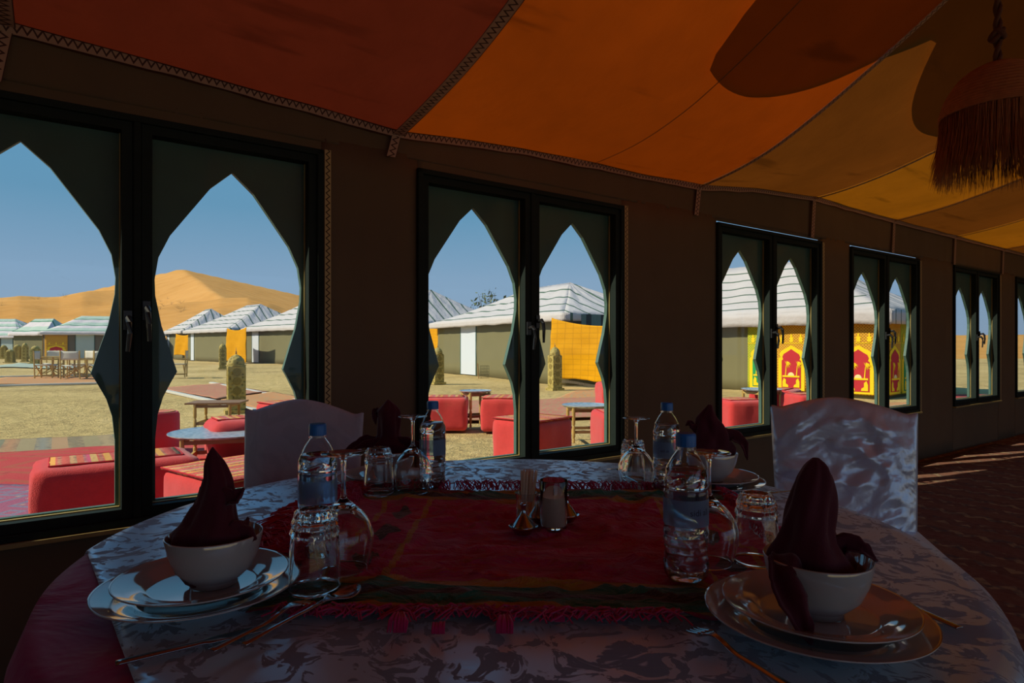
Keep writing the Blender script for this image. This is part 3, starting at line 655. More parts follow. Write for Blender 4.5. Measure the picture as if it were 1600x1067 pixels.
# ------------------------------------------------------------------ camp tents
def tent(A, B, depth, wh, rh, label, roof='tent_roof', wallm='tent_wall', door=None, over=.28, val=.22, ridge=.34, doorm='white_door', side_val=None, skew=0, dh=.92, r0=None):
    A, B = Vector(A), Vector(B); d = (B-A); L = d.length; rz = math.atan2(d.y, d.x)
    t = thing('tent', label, 'tent', (A.x, A.y, 0), rz, 'striped roof tents of the camp')
    def wl_(x0, y0, x1, y1, nm='wall'):
        n = 18; dd = Vector((x1-x0, y1-y0)); nn = Vector((dd.y, -dd.x)).normalized()
        mm = MB().grid(n, 6, lambda u, v: (x0+dd.x*u+nn.x*.02*nz(u*9, v*3), y0+dd.y*u+nn.y*.02*nz(u*9, v*3), -.05+(wh+.1)*v))
        solidify(mm.build(nm, M[wallm], t, smooth=True), .03)
    if door:
        a, b = door; wl_(0, 0, a, 0); wl_(b, 0, L, 0)
        dr = MB().box((a+.04, -.03, .02), (b-.04, .02, wh*dh)); dr.build('door', M[doorm], t)
        fr = MB().box((a, -.04, 0), (a+.04, .04, wh)); fr.box((b-.04, -.04, 0), (b, .04, wh)); fr.box((a+.04, -.04, wh*dh), (b-.04, .04, wh)); fr.build('door_frame', M['shade_green'] if False else M['green_paint'], t)
    else: wl_(0, 0, L, 0)
    wl_(L, 0, L, depth); wl_(0, depth, L, depth); wl_(0, 0, 0, depth)
    # hipped striped roof with sagging slopes
    o = over; rx0, rx1, ry = L*(ridge if r0 is None else r0), L*(1-ridge), depth/2
    mm = MB()
    def slope(p0, p1, q0, q1):
        p0, p1, q0, q1 = map(Vector, (p0, p1, q0, q1))
        def f(u, v):
            p = p0.lerp(p1, u).lerp(q0.lerp(q1, u), v)
            p.z -= .07*math.sin(PI*v)*(1+.25*math.cos(u*L*4.2)); p.z += .012*nz(u*L*2, v*4, L); return p
        mm.grid(26, 10, f)
    ez = wh+.02
    slope((-o, -o, ez), (L+o, -o, ez), (rx0, ry, rh), (rx1, ry, rh)); slope((L+o, -o, ez), (L+o, depth+o, ez), (rx1, ry, rh), (rx1, ry, rh))
    slope((L+o, depth+o, ez), (-o, depth+o, ez), (rx1, ry, rh), (rx0, ry, rh)); slope((-o, depth+o, ez), (-o, -o, ez), (rx0, ry, rh), (rx0, ry, rh))
    solidify(mm.build('roof', M[roof], t, smooth=.9), .02, -1)
    vm = MB()
    for (x0, y0, x1, y1) in ((-o, -o, L+o, -o), (L+o, -o, L+o, depth+o), (-o, depth+o, -o, -o)):
        dd = Vector((x1-x0, y1-y0)); ln = dd.length
        vm.grid(int(ln*5), 3, lambda u, v: (x0+dd.x*u+(.015*nz(u*ln*3, v, 1)), y0+dd.y*u+.015*nz(u*ln*3, v, 2), ez+.01-(val*(1+.10*nz(u*ln*1.5, 7)))*v))
    solidify(vm.build('valance', M[roof], t, smooth=True), .015)
    if side_val: solidify(MB().grid(14, 3, lambda u, v: (L+o+.015, side_val[0]+(side_val[1]-side_val[0])*u, ez-.02-(side_val[2])*v)).build('side_valance', M['shade_green'], t), .012)
    return t
tent((-3.01, 25.6, 0), (1.53, 17.6, 0), 4.6, 1.96, 3.24, 'white striped tent with olive wall and white door in the second window', door=(2.2, 3.55), side_val=(.3, 4.3, .55))
tent((4.4, 17.14, 0), (7.72, 13.1, 0), 3.3, 1.80, 3.25, 'near white roofed tent hung with embroidered cloth, through the third and fourth windows', 'tent_roof_near', val=.30, r0=.02, ridge=.42)
tent((-17.2, 40.7, 0), (-11.9, 35.8, 0), 5.5, 2.15, 4.1, 'white roofed tent with door at the right of the second arch', door=(.75, 1.75), side_val=(.2, 5, .6), r0=.5, ridge=.2)
tent((-24.0, 46.5, 0), (-18.6, 41.3, 0), 6.5, 2.15, 4.1, 'middle white roofed tent with a yellow hanging in the second arch', door=(.55, 1.25), side_val=(.2, 6, .5))
tent((-28.9, 52.5, 0), (-25.2, 48.2, 0), 5, 2.2, 4.1, 'farther white roofed tent at the left of the second arch', door=(.3, 1.1), side_val=(.2, 4.6, .5))
tent((-9.2, 33.2, 0), (-5.0, 28.0, 0), 6.0, 2.1, 3.9, 'tent whose roof slope shows at the left edge of the third arch', side_val=(.2, 6, .5))
tent((-36.0, 48.2, 0), (-29.0, 50.5, 0), 5, 2.1, 3.5, 'far tent with green roof stripes and a grey door in the leftmost arch', 'tent_roof_far', 'tent_wall_dark', door=(2.1, 3.4), ridge=.24, doorm='grey_door', dh=.95)
tent((-42.5, 53.5, 0), (-38.9, 52.3, 0), 2.5, 2.1, 3.4, 'narrow gabled tent end beside the far green striped tent', 'tent_roof_far', ridge=.2)
tent((-65, 70, 0), (-54.5, 69.5, 0), 7, 2.1, 4.2, 'farthest pale green striped tent at the left picture edge', 'tent_roof_far', 'tent_wall_dark', door=(8.3, 9.7), doorm='grey_door')

# hangings
def hang(P, Q, zt, zb, label, zt2=None, mat='yellow', name='wall_hanging', sagt=.08, n=30, grp=None, wave=.05):
    P, Q = Vector(P), Vector(Q); d = Q-P; L = d.length; rz = math.atan2(d.y, d.x)
    t = thing(name, label, 'hanging', (P.x, P.y, 0), rz, grp)
    def f(u, v):
        top = zt+((zt if zt2 is None else zt2)-zt)*u-sagt*4*u*(1-u); bot = zb+.04*math.sin(u*5)+.03*nz(u*6, 3)
        sg = -wave*math.sin(u*L*3.1+v*2)*(.3+v)-.03*nz(u*5, v*5)
        return (L*u+.05*math.sin(v*3)*(.5-u), sg-.10*v, top+(bot-top)*v)
    o = MB().grid(n, n, f).build('cloth', M[mat], t, smooth=True); solidify(o, .012)
    return t
def pxw(x, Y): return Vector(((x-800)*Y/F, Y, 0))
h = hang(pxw(862, 17.5), pxw(973, 15.8), 1.86, .15, 'large yellow quilted hanging on the side of the tent in the fourth arch', 1.60, sagt=.10)
fb = MB()
for k in range(60): fb.bar((.032*k, -.10, .10+.04*math.sin(k/60*5)), (.032*k+.004, -.11, .03+.04*math.sin(k/60*5)), .012)
fb.build('bottom_fringe', M['twig'], h)
hang(pxw(355, 39.6), pxw(385.5, 37.6), 2.2, .10, 'yellow hanging on the middle tent behind the large carved pillar', sagt=.18)
hang(pxw(275, 48.5), pxw(301, 46.3), 2.0, .35, 'yellow hanging on the farther tent at the left of the second arch', sagt=.15)
hang(pxw(645, 27.3), pxw(692, 25.6), 2.05, .55, 'torn yellow hanging behind the minaret pillar in the third arch', sagt=.12)

# embroidered wall hangings on the near tent and the far one
def arch_poly(cx, w_, z0, z1):
    h = z1-z0; pts = [(-.5, 0), (-.5, .70), (-.42, .735), (-.46, .80), (-.40, .87), (-.18, .94), (0, 1.0), (.18, .94), (.40, .87), (.46, .80), (.42, .735), (.5, .70), (.5, 0)]
    return [(cx+w_*x, z0+h*z) for x, z in pts]
def palm(mb, cx, z0, s, y=-.022):
    mm = Matrix.Translation((0, y, 0))
    mb.prism([(cx-.012*s, z0), (cx+.012*s, z0), (cx+.028*s, z0+.25*s), (cx+.012*s, z0+.25*s)], .006, mm)
    for a in (-2.9, -2.35, -1.7, -1.2, -.6, -.1, .45):
        tx, tz = .13*s*math.cos(a*.9+1.4), .09*s*math.sin(a*.9+1.4)
        c0 = (cx+.02*s, z0+.26*s); mxp = (c0[0]+tx*.6, c0[1]+tz*.6+.03*s)
        mb.prism([c0, (mxp[0]-.01*s, mxp[1]+.012*s), (c0[0]+tx, c0[1]+tz-.01*s), (mxp[0]+.012*s, mxp[1]-.018*s)], .006, mm)
def embroidered(A, dirv, segs, label, zt=1.74, zb=.03, w_=.73, inw=.0):
    rz = math.atan2(dirv[1], dirv[0]); t = thing('embroidered_hanging', label, 'hanging', (A[0], A[1], 0), rz)
    x = 0
    for kind in segs:
        red = kind == 'r'; mid = x+w_/2; wd = w_
        mm = MB().grid(10, 8, lambda u, v: (x+wd*u, .008*nz(u*3+x, v*3)-.012, zb+(zt-zb)*v)); pn = solidify(mm.build('panel', M['ochre_dots' if red else 'lime_dots'], t, smooth=True), .01)
        MB().prism(arch_poly(mid, w_*.84, zb+.02, zb+1.06), .006, Matrix.Translation((0, -.028, 0))).build('arch_border', M['emb_yellow'], pn)
        MB().prism(arch_poly(mid, w_*.62, zb+.07, zb+.97), .006, Matrix.Translation((0, -.036, 0))).build('arch_field', M['emb_red' if red else 'emb_green'], pn)
        mb = MB(); palm(mb, mid-.13, zb+.36, .95, -.044); palm(mb, mid+.13, zb+.36, .95, -.044); mb.build('palm_motif', M['emb_yellow'], pn)
        sn_ = [(mid+.075*math.cos(k*PI/8), zb+.36+.075*math.sin(k*PI/8)) for k in range(9)]
        MB().prism(sn_, .006, Matrix.Translation((0, -.043, 0))).build('sun_motif', M['emb_cream'], pn)
        oz = MB(); T_ = Matrix.Translation((0, -.044, 0))
        oz.prism([(mid-.2, zb+.32), (mid+.2, zb+.32), (mid+.2, zb+.36), (mid-.2, zb+.36)], .005, T_)
        for sg in (-1, 1):
            oz.prism([(mid+sg*.20, zb+.09), (mid+sg*.06, zb+.09), (mid+sg*.07, zb+.14), (mid+sg*.12, zb+.17), (mid+sg*.12, zb+.26), (mid+sg*.17, zb+.30), (mid+sg*.20, zb+.22)], .005, T_)
        oz.build('oasis_motif', M['emb_yellow'], pn)
        fi = MB(); fi.prism([(x+.02, zb+1.10), (x+wd-.02, zb+1.10), (x+wd-.02, zb+1.115), (x+.02, zb+1.115)], .005, Matrix.Translation((0, -.026, 0)))
        for k in (-1, 0, 1):
            c = mid+k*w_*.30
            fi.prism([(c-.03, zb+1.13), (c+.03, zb+1.13), (c+.05, zb+1.17), (c+.03, zb+1.20), (c+.055, zb+1.22), (c+.03, zb+1.245), (c+.012, zb+1.25), (c+.022, zb+1.28), (c, zb+1.33), (c-.022, zb+1.28), (c-.012, zb+1.25), (c-.03, zb+1.245), (c-.055, zb+1.22), (c-.03, zb+1.20), (c-.05, zb+1.17)], .005, Matrix.Translation((0, -.026, 0)))
        fi.build('urn_motifs', M['emb_yellow'], pn)
        x += wd
    return t
Bc = Vector((7.72, 13.1)); ab = Vector((4.22, -5.14)).normalized(); pe = Vector((-ab.y, ab.x)); fr0 = -pe*.06
st0 = Bc-ab*2.98+fr0; embroidered(st0, ab, 'grgr', 'embroidered hanging with red and green arches and palms on the front of the near tent')
st1 = Bc+ab*.06+pe*.10; embroidered(st1, pe, 'rgrg', 'embroidered hanging with arches round the shaded side of the near tent')
A9 = Vector((-36.0, 48.2)); d9 = Vector((7, 2.3)).normalized(); p9 = Vector((-d9.y, d9.x))
embroidered(A9+d9*.1-p9*.06, d9, 'r', 'brown embroidered hanging with red arch beside the door of the far tent', 2.0, .05, 1.5)
embroidered(A9-d9*.06+p9*2.9, -p9, 'gr', 'bright embroidered hanging on the side of the far green striped tent', 2.0, .05, 1.45)
# pole with tassel, a bundle leaning at the door
t = thing('wire_bin', 'small wire basket leaning by the white tent door', 'bin', tuple(pxw(757, 20.6)), .4)
wb = MB()
for k in range(7): wb.bar((-.15+.05*k, 0, 0), (-.15+.05*k, -.02, .42), .008)
for k in range(5): wb.bar((-.15, 0, .02+.1*k), (.15, 0, .02+.1*k), .008)
wb.build('mesh', M['black'], t); MB().bar((-.2, 0, 0), (-.22, .05, .5), .02).build('stick', M['wood_brown'], t)

# ------------------------------------------------------------------ director chairs
def director(x, Y, rz, label):
    t = thing('director_chair', label, 'chair', ((x-800)*Y/F, Y, 0), rz, 'bamboo director chairs')
    w2, d2 = .27, .24
    for sx_ in (-1, 1):
        for sy in (-1, 1):
            MB().tube([(sx_*w2, sy*d2, 0), (sx_*w2, sy*d2+(.03 if sy > 0 else 0), .62 if sy < 0 else .92)], .020, 8).build('leg', M['wood'], t, smooth=.6)
        MB().box((sx_*w2-.03, -d2-.04, .615), (sx_*w2+.03, d2+.03, .64)).build('armrest', M['wood'], t)
        MB().bar((sx_*w2, -d2, .1), (sx_*w2, d2, .1), .03).build('side_rail', M['wood'], t)
    for sy in (-1, 1):
        MB().bar((-w2, sy*d2*.8, .08), (w2, sy*d2*.8, .44), .028).build('cross_brace', M['wood'], t); MB().bar((w2, sy*d2*.8+.03, .08), (-w2, sy*d2*.8+.03, .44), .028).build('cross_brace', M['wood'], t)
    solidify(MB().grid(6, 6, lambda u, v: (w2*(2*u-1), d2*(2*v-1), .45-.03*math.sin(PI*u))).build('seat_canvas', M['canvas_white'], t, smooth=True), .012)
    solidify(MB().grid(6, 4, lambda u, v: (w2*(2*u-1), d2+.02+.03*math.sin(PI*u), .62+.28*v)).build('back_canvas', M['canvas_white'], t, smooth=True), .012)
    return t
director(73, 20.6, 1.9, 'bamboo director chair at the left end of the outdoor table, seen from the side')
director(82, 22.4, .3, 'bamboo director chair behind the outdoor table, its cream back partly hidden')
director(115, 20.2, -2.9, 'bamboo director chair with crossed legs right of the outdoor table')
director(127, 21.8, -.5, 'bamboo director chair behind the crossed leg one, right of the outdoor table')
director(156, 20.6, .2, 'bamboo director chair half hidden by the green arch board of the first window')
director(278, 21.5, -1.2, 'lone bamboo director chair at the left edge of the second arch')
t = thing('outdoor_table', 'square bamboo table among the director chairs', 'table', tuple(pxw(91, 21.3)), .15)
MB().box((-.4, -.4, .68), (.4, .4, .72)).build('top', M['wood'], t)
for a in (-1, 1):
    for b in (-1, 1): MB().tube([(a*.34, b*.34, 0), (a*.34, b*.34, .68)], .03, 8).build('leg', M['wood'], t)

# tree behind the tent, shrubs on the dune, scrub on the sand
def bush(name, x, Y, z, h, wd, n, label, seedv, cat='shrub', grp=None, leaves=True):
    rnd = random.Random(seedv); t = thing(name, label, cat, ((x-800)*Y/F, Y, z), 0, grp)
    tw = MB(); lf = MB()
    for i in range(n):
        a = rnd.uniform(0, 2*PI); e = rnd.uniform(.35, 1.45); L = h*rnd.uniform(.6, 1.0)/max(.5, math.sin(e)); L = min(L, h*1.1)
        dx, dy = math.cos(a)*math.cos(e)*wd/h, math.sin(a)*math.cos(e)*wd/h
        pts = [(0, 0, 0)]; p = Vector((0, 0, 0))
        for k in range(4):
            p = p+Vector((dx*L/4+rnd.uniform(-.03, .03)*h, dy*L/4+rnd.uniform(-.03, .03)*h, math.sin(e)*L/4)); pts.append(tuple(p))
            if leaves and k > 0:
                for q2 in range(5):
                    c = p+Vector((rnd.uniform(-1, 1), rnd.uniform(-1, 1), rnd.uniform(-1, 1)))*h*.07; d = Vector((rnd.uniform(-1, 1), rnd.uniform(-1, 1), rnd.uniform(-1, 1)))*h*.035; e2 = Vector((d.y, -d.x, d.z))*.5
                    lf.add([c-d, c+e2, c+d, c-e2], [(0, 1, 2, 3)])
        tw.tube(pts, [h*.012, h*.009, h*.006, h*.004, h*.002], 5)
    tw.build('branches', M['twig'], t)
    if leaves: tag(lf.build('leaves', M['leaf'], t, normals=False), kind='stuff')
    return t
bush('thorn_tree', 775, 43, 0, 4.7, 2.4, 90, 'sparse thorny tree showing above the tent roof in the third arch', 3, 'tree')
for k, (px, py) in enumerate(((251, 472), (256, 479), (250, 484), (262, 468), (268, 476), (282, 489), (284, 494), (279, 496), (287, 487), (58, 479), (101, 478), (2, 501), (73, 497))):
    Y = 150-8*(k % 3); X = (px-800)*Y/F
    for _ in range(60):
        z = duneh(X, Y)
        if EYE-(py-Y0)*Y/F >= z+.02: Y += 3
        else: break
        X = (px-800)*Y/F
    b = lab = 'tiny dark shrub low on the slope of the tallest dune' if px > 200 else 'tiny dark shrub on the low dunes at the far left'
    b = bush('desert_shrub', 800+F*X/Y, Y, duneh(X, Y)-.1, 1.1, 1.6, 9, lab, 20+k, 'shrub', 'shrubs dotting the dunes')
for k, (px, py) in enumerate(((700, 690), (720, 700), (735, 694), (745, 704), (690, 705), (760, 690))):
    p = G(px, py); b = bush('dry_weed', px, p.y, 0, .05, .22, 14, 'low dry weeds on the sand in front of the third arch', 50+k, 'weed', 'dry weeds by the third arch')
# ------------------------------------------------------------------ dining table
TZ = .70; TC = Vector((0, 1.28, 0)); TR = .785
t = thing('dining_table', 'round dining table hidden under burgundy and white cloths', 'table', tuple(TC))
MB().lathe([(0, TZ-.035), (TR-.02, TZ-.035), (TR-.012, TZ-.03), (TR-.012, TZ-.008), (0, TZ-.008)], 64).build('tabletop', M['wood_brown'], t)
for k in range(4):
    a = PI/4+k*PI/2; MB().bar((.5*math.cos(a), .5*math.sin(a), .012), (.45*math.cos(a), .45*math.sin(a), TZ-.035), .05).build('leg', M['wood_brown'], t)
def wr(x, y): return .0022*nz(x*5, y*9, 1)+.0012*nz(x*16, y*20, 2)
def cloth_disc(name, R, z0, drop, label, cat, mat, lift, seedv, foldn=22, famp=.02, cuts=()):
    nr, na, nd = 44, 168, 16; mm = MB(); o = 0
    rows = []
    for i in range(nr+1): rows.append((R*i/nr, 0))
    for i in range(1, nd+1):
        tt = i/nd; rows.append((R, tt))
    for r, tt in rows:
        for k in range(na):
            a = 2*PI*k/na
            if tt == 0:
                z = z0+lift+wr(r*math.cos(a)+seedv, r*math.sin(a))*(1 if r < R*.98 else .3); rr = r
            else:
                fo = math.sin(a*foldn+2*nz(a*2, seedv))*famp*min(1, tt*1.6)+.012*nz(a*9, tt*2, seedv)*tt
                rr = R+.010+.018*(1-math.exp(-tt*9))+fo; z = z0+lift-drop*tt-.004*(tt > 0)
            mm.v.append((rr*math.cos(a), rr*math.sin(a), z))
    n = len(rows)
    for i in range(n-1):
        for k in range(na):
            k2 = (k+1) % na; mm.f.append((i*na+k, i*na+k2, (i+1)*na+k2, (i+1)*na+k))
    me = mm.data(name, mat, True, 1e-6)
    if cuts:
        bm = bmesh.new(); bm.from_mesh(me)
        for co, no in cuts: bmesh.ops.bisect_plane(bm, geom=bm.verts[:]+bm.edges[:]+bm.faces[:], plane_co=co, plane_no=no, clear_outer=True)
        bm.to_mesh(me); bm.free()
    o = bpy.data.objects.new(name, me); COL.objects.link(o); o.location = TC; solidify(o, .0015, 1); tag(o, label, cat); return o
cloth_disc('under_tablecloth', TR, TZ, .66, 'burgundy satin tablecloth hanging to the floor round the table', 'tablecloth', M['satin_burgundy'], 0, 3)
P1 = G(137, 870, TZ)-TC; P2 = G(208, 1067, TZ)-TC; dv = (P2-P1).normalized(); no1 = Vector((dv.y, -dv.x, 0))
if no1.dot(P1) < 0: no1 = -no1
P1.z = 0
P3 = G(1125, 742, TZ)-TC; P4 = G(1250, 790, TZ)-TC
dv = (P4-P3).normalized(); no2 = Vector((dv.y, -dv.x, 0)); no2 = no2 if no2.dot(P3) > 0 else -no2; P3.z = 0
cloth_disc('tablecloth', TR+.003, TZ, .20, 'white jacquard floral tablecloth laid over the burgundy one', 'tablecloth', M['cloth_white'], .0045, 9, 15, .012, [(P1, no1)])
# braided cord along the exposed rim of the burgundy cloth
ANG = lambda a: (TC.x+(TR+.004)*math.cos(a), TC.y+(TR+.004)*math.sin(a), TZ+.003)

# shawl runner
RC = Vector((.065, 1.215, 0)); RZ_ = TZ+.0105
t = thing('table_runner', 'crimson shawl runner with green and gold stripes across the table centre', 'runner', (RC.x, RC.y, RZ_), -.03)
PLC = [(-.457, .92), (.396, .82)]
def offp(x, y, R=.14): return min(1, max(0, (min(math.hypot(x+RC.x-a, y+RC.y-b) for a, b in PLC)-R+.02)/.03))
def rwz(x, y): return offp(x, y)*(.060*max(0, .16-abs(nz(x*3.5+1.2*nz(x*4, y*4, 9), y*12+1.5*nz(x*3, y*3, 5), 6)))+.030*max(0, .2-abs(nz(x*7-y*3, y*20+2*nz(x*5, y*5, 1), 3)))+.012*max(0, nz(x*3+4, y*6, 8))+.0015*nz(x*22, y*30, 1))
def rf(u, v):
    x, y = -.425+.85*u, -.36+.72*v; return (x+.006*nz(y*9, 2), y+.007*nz(x*8, 3), rwz(x, y))
solidify(MB().grid(150, 110, rf).build('cloth', M['runner'], t, smooth=True), .0015, 1)
fr = MB(); rnd = random.Random(5)
def tuft(x, y, dx, dy, L, curl, n=6, r=.0012, spread=.02, up=.0):
    if offp(x, y, .15) < .9 or offp(x+dx*L, y+dy*L, .15) < .9: return
    for i in range(n):
        sx_, sy = rnd.uniform(-spread, spread), rnd.uniform(-spread, spread); p = Vector((x+sx_*abs(dy)*.6, y+sx_*abs(dx)*.6, .004)); pts = []
        ax, ay = dx+rnd.uniform(-.5, .5), dy+rnd.uniform(-.5, .5)
        for k in range(5):
            tt = k/4; pts.append((p.x+ax*L*tt+curl*L*math.sin(tt*5+i)*dy, p.y+ay*L*tt+curl*L*math.sin(tt*5+i)*dx, .004+(up+rnd.uniform(0, .6)*.012)*math.sin(PI*tt)+.002))
        fr.tube(pts, r, 4, False)
for i in range(190): tuft(-.425+rnd.uniform(-.006, .006), -.36+.72*rnd.random(), -1, 0, rnd.uniform(.05, .12), .5, 7, .0013, .03, .012)
for i in range(50): tuft(.425, -.36+.72*rnd.random(), 1, 0, rnd.uniform(.02, .04), .4, 6, .0013, .03, .01)
for i in range(70):
    x = -.415+.83*(i+rnd.random())/70; tuft(x, .36, .1, 1, rnd.uniform(.008, .024), .6, 3, .0014, .014, .018)
    tuft(x, -.36, .1, -1, rnd.uniform(.012, .024), .6, 5, .0014, .015, .006)
tag(fr.build('fringe', M['fringe'], t, smooth=True), kind='stuff')
for (px, py, s) in ((638, 985, 1.0), (803, 985, .9), (884, 968, .7), (700, 990, .6)):
    p = G(px, py, TZ+.01); lx, ly = p.x-RC.x, p.y-RC.y; k_ = MB()
    for i in range(26):
        a = rnd.uniform(-.6, .6); b_ = rnd.uniform(.5, 1.1); k_.tube([(lx+.004*a, ly+.004, .006), (lx+.012*a*b_, ly-.002, .020*s*b_), (lx+.020*s*a, ly-.010*s, .015*s*b_), (lx+.022*s*a*b_, ly-.018*s, .002)], [.0016, .002, .0018, .0012], 5)
    k_.build('knotted_tassel', M['fringe'], t, smooth=True)

# ------------------------------------------------------------------ crockery
def plate(name, r, x, y, z, label, grp):
    t = MB(); k = r/.137
    pr = [(0, .0035), (.080, .0035), (.086, .0050), (.094, .011), (.120, .0165), (.134, .0195), (.1370, .0205), (.1368, .0185), (.132, .0165), (.118, .0125), (.094, .007), (.088, .001), (.083, 0), (.080, .002), (0, .002)]
    o = t.lathe([(a*k, b) for a, b in pr], 96).build(name, M['china'], None, smooth=True, merge=1e-6); o.location = (x, y, z); return tag(o, label, 'plate', grp)
def bowl(x, y, z, label):
    pr = [(0, .010), (.030, .010), (.038, .014), (.056, .031), (.067, .053), (.0735, .078), (.0745, .079), (.0755, .077), (.070, .050), (.060, .027), (.042, .010), (.037, .007), (.036, .0), (.034, 0), (.031, .002), (0, .002)]
    o = MB().lathe([(a*.88, b*.93) for a, b in pr], 72).build('bowl', M['china'], None, smooth=True, merge=1e-6); o.location = (x, y, z); return tag(o, label, 'bowl', 'bowls on the dining table')
def napkin(x, y, z, secs, flaps, label, seedv=0, rz=0):
    t = thing('napkin', label, 'napkin', (x, y, z), rz, 'burgundy napkins folded in the bowls')
    n = 48; mm = MB(); rows = []
    Z = [s[0] for s in secs]
    def at(zz, k): return interp([(s[0], s[k]) for s in secs], zz)
    m = 36
    for i in range(m+1):
        zz = Z[0]+(Z[-1]-Z[0])*i/m; xl, xr = at(zz, 1), at(zz, 2); cx, w2 = (xl+xr)/2, max(.0008, (xr-xl)/2); row = []
        for k in range(n):
            a = 2*PI*k/n; fo = 1+.11*math.sin(3*a+zz*30+seedv)*(1 if w2 > .01 else .3)+.06*math.sin(7*a-zz*50+seedv)+.05*nz(math.cos(a)*2, math.sin(a)*2, zz*22+seedv)
            # overlapping fold line spiralling round the cone
            sp = ((a+zz*14+seedv) % (2*PI))/(2*PI); fo *= 1-.16*max(0, 1-sp*7)
            row.append((cx+w2*fo*math.cos(a), min(w2, .045)*.85*fo*math.sin(a), zz))
        rows.append(row)
    for r in rows: mm.v += r
    for i in range(m):
        for k in range(n): k2 = (k+1) % n; mm.f.append((i*n+k, i*n+k2, (i+1)*n+k2, (i+1)*n+k))
    mm.f.append(tuple(m*n+k for k in range(n)))
    mm.build('cone_fold', M['napkin'], t, smooth=True)
    for pts, wd in flaps:                      # leaf shaped drooping corners
        pts = [Vector(p) for p in pts]; k = len(pts)-1; fm = MB()
        def f(u, v):
            i = min(k-1, int(u*k)); tt = u*k-i; p = pts[i].lerp(pts[i+1], tt); d = (pts[min(k, i+1)]-pts[i]).normalized()
            sd_ = d.cross(Vector((0, -.8, .6))).normalized(); ww = wd*(1-u)**.7*(.85+.3*nz(u*5, seedv)); q2 = v*2-1
            return p+sd_*ww*q2+Vector((0, -.6, .8)).normalized()*(.012*math.cos(q2*3.5+u*4)*(1-u)+.003*nz(u*9, v*6, seedv))
        solidify(fm.grid(22, 12, f).build('corner_flap', M['napkin'], t, smooth=True), .0022)
    return t
TOP = TZ+.0085
G1 = 'dinner plates on the table'; G2 = 'smaller plates stacked on the dinner plates'
places = [(-.457, .92, 'front left', 'in the lower left of the picture'), (.396, .82, 'front right', 'in the lower right of the picture'), (-.335, 1.70, 'back left', 'behind the left glasses'), (.525, 1.66, 'back right', 'at the far right of the table')]
lift = [.0065, .0065, -.001, .0]
for i, (x, y, nm, wh) in enumerate(places):
    z = TOP+lift[i]
    plate('dinner_plate', .138, x, y, z, 'large white plate under a smaller plate in the %s setting' % nm, G1)
    plate('side_plate', .118, x+.004, y+.002, z+.0115, 'smaller white plate right under the bowl, %s setting' % nm, G2)
    if i < 2 or True: bowl(x+(.02 if i == 0 else .004), y+.002, z+.0165, 'small white bowl holding a napkin in the %s setting' % nm)
zb0 = TOP+lift[0]+.024
napkin(-.447, .922, zb0-.004, [(0, -.030, .032), (.03, -.044, .046), (.058, -.049, .050), (.072, -.045, .052), (.084, -.032, .044), (.10, -.024, .040), (.115, -.017, .038), (.133, -.012, .038), (.150, -.007, .034), (.172, -.006, .023), (.185, -.001, .015), (.196, .006, .0075)],
       [([(.03, -.01, .13), (.046, -.015, .125), (.055, -.015, .132), (.058, -.012, .138)], .014), ([(.04, -.01, .08), (.062, -.012, .066), (.06, -.02, .045)], .028)], 'burgundy napkin folded to a tall point in the front left bowl', 1.3)
napkin(.398, .822, zb0, [(0, -.035, .035), (.03, -.052, .052), (.055, -.056, .055), (.072, -.052, .040), (.085, -.046, .028), (.10, -.042, .023), (.125, -.037, .023), (.148, -.031, .022), (.17, -.024, .019), (.186, -.014, .013), (.194, -.004, .004)],
       [([(-.038, -.020, .066), (-.058, -.040, .056), (-.058, -.062, .030), (-.048, -.074, -.001), (-.042, -.078, -.014)], .034), ([(.012, .0, .075), (.035, -.01, .088), (.052, -.02, .08), (.068, -.022, .066)], .022)], 'tall burgundy napkin with one corner draped over the rim, front right bowl', 4.1)
napkin(-.335, 1.70, zb0, [(0, -.035, .035), (.05, -.055, .055), (.07, -.052, .055), (.085, -.036, .040), (.10, -.028, .033), (.135, -.030, .032), (.165, -.032, .027), (.180, -.016, .018), (.195, -.003, .002)],
       [([(-.02, -.01, .085), (-.06, -.02, .085), (-.095, -.03, .065), (-.125, -.035, .048)], .025), ([(.02, -.01, .085), (.055, -.02, .082), (.085, -.025, .07), (.10, -.03, .05)], .025), ([(-.028, 0, .14), (-.04, 0, .16), (-.028, 0, .172)], .012)], 'burgundy napkin with two side points in the back left bowl', 2.2)
napkin(.525, 1.66, zb0, [(0, -.035, .035), (.05, -.055, .055), (.07, -.058, .06), (.09, -.042, .05), (.11, -.038, .045), (.135, -.036, .032), (.15, -.034, .018), (.165, -.022, .012), (.185, -.006, .004)],
       [([(.02, -.01, .11), (.055, -.02, .11), (.078, -.03, .085), (.085, -.035, .045)], .030), ([(-.03, 0, .12), (-.055, 0, .135), (-.065, 0, .13)], .016)], 'burgundy napkin leaning right in the back right bowl', .4)

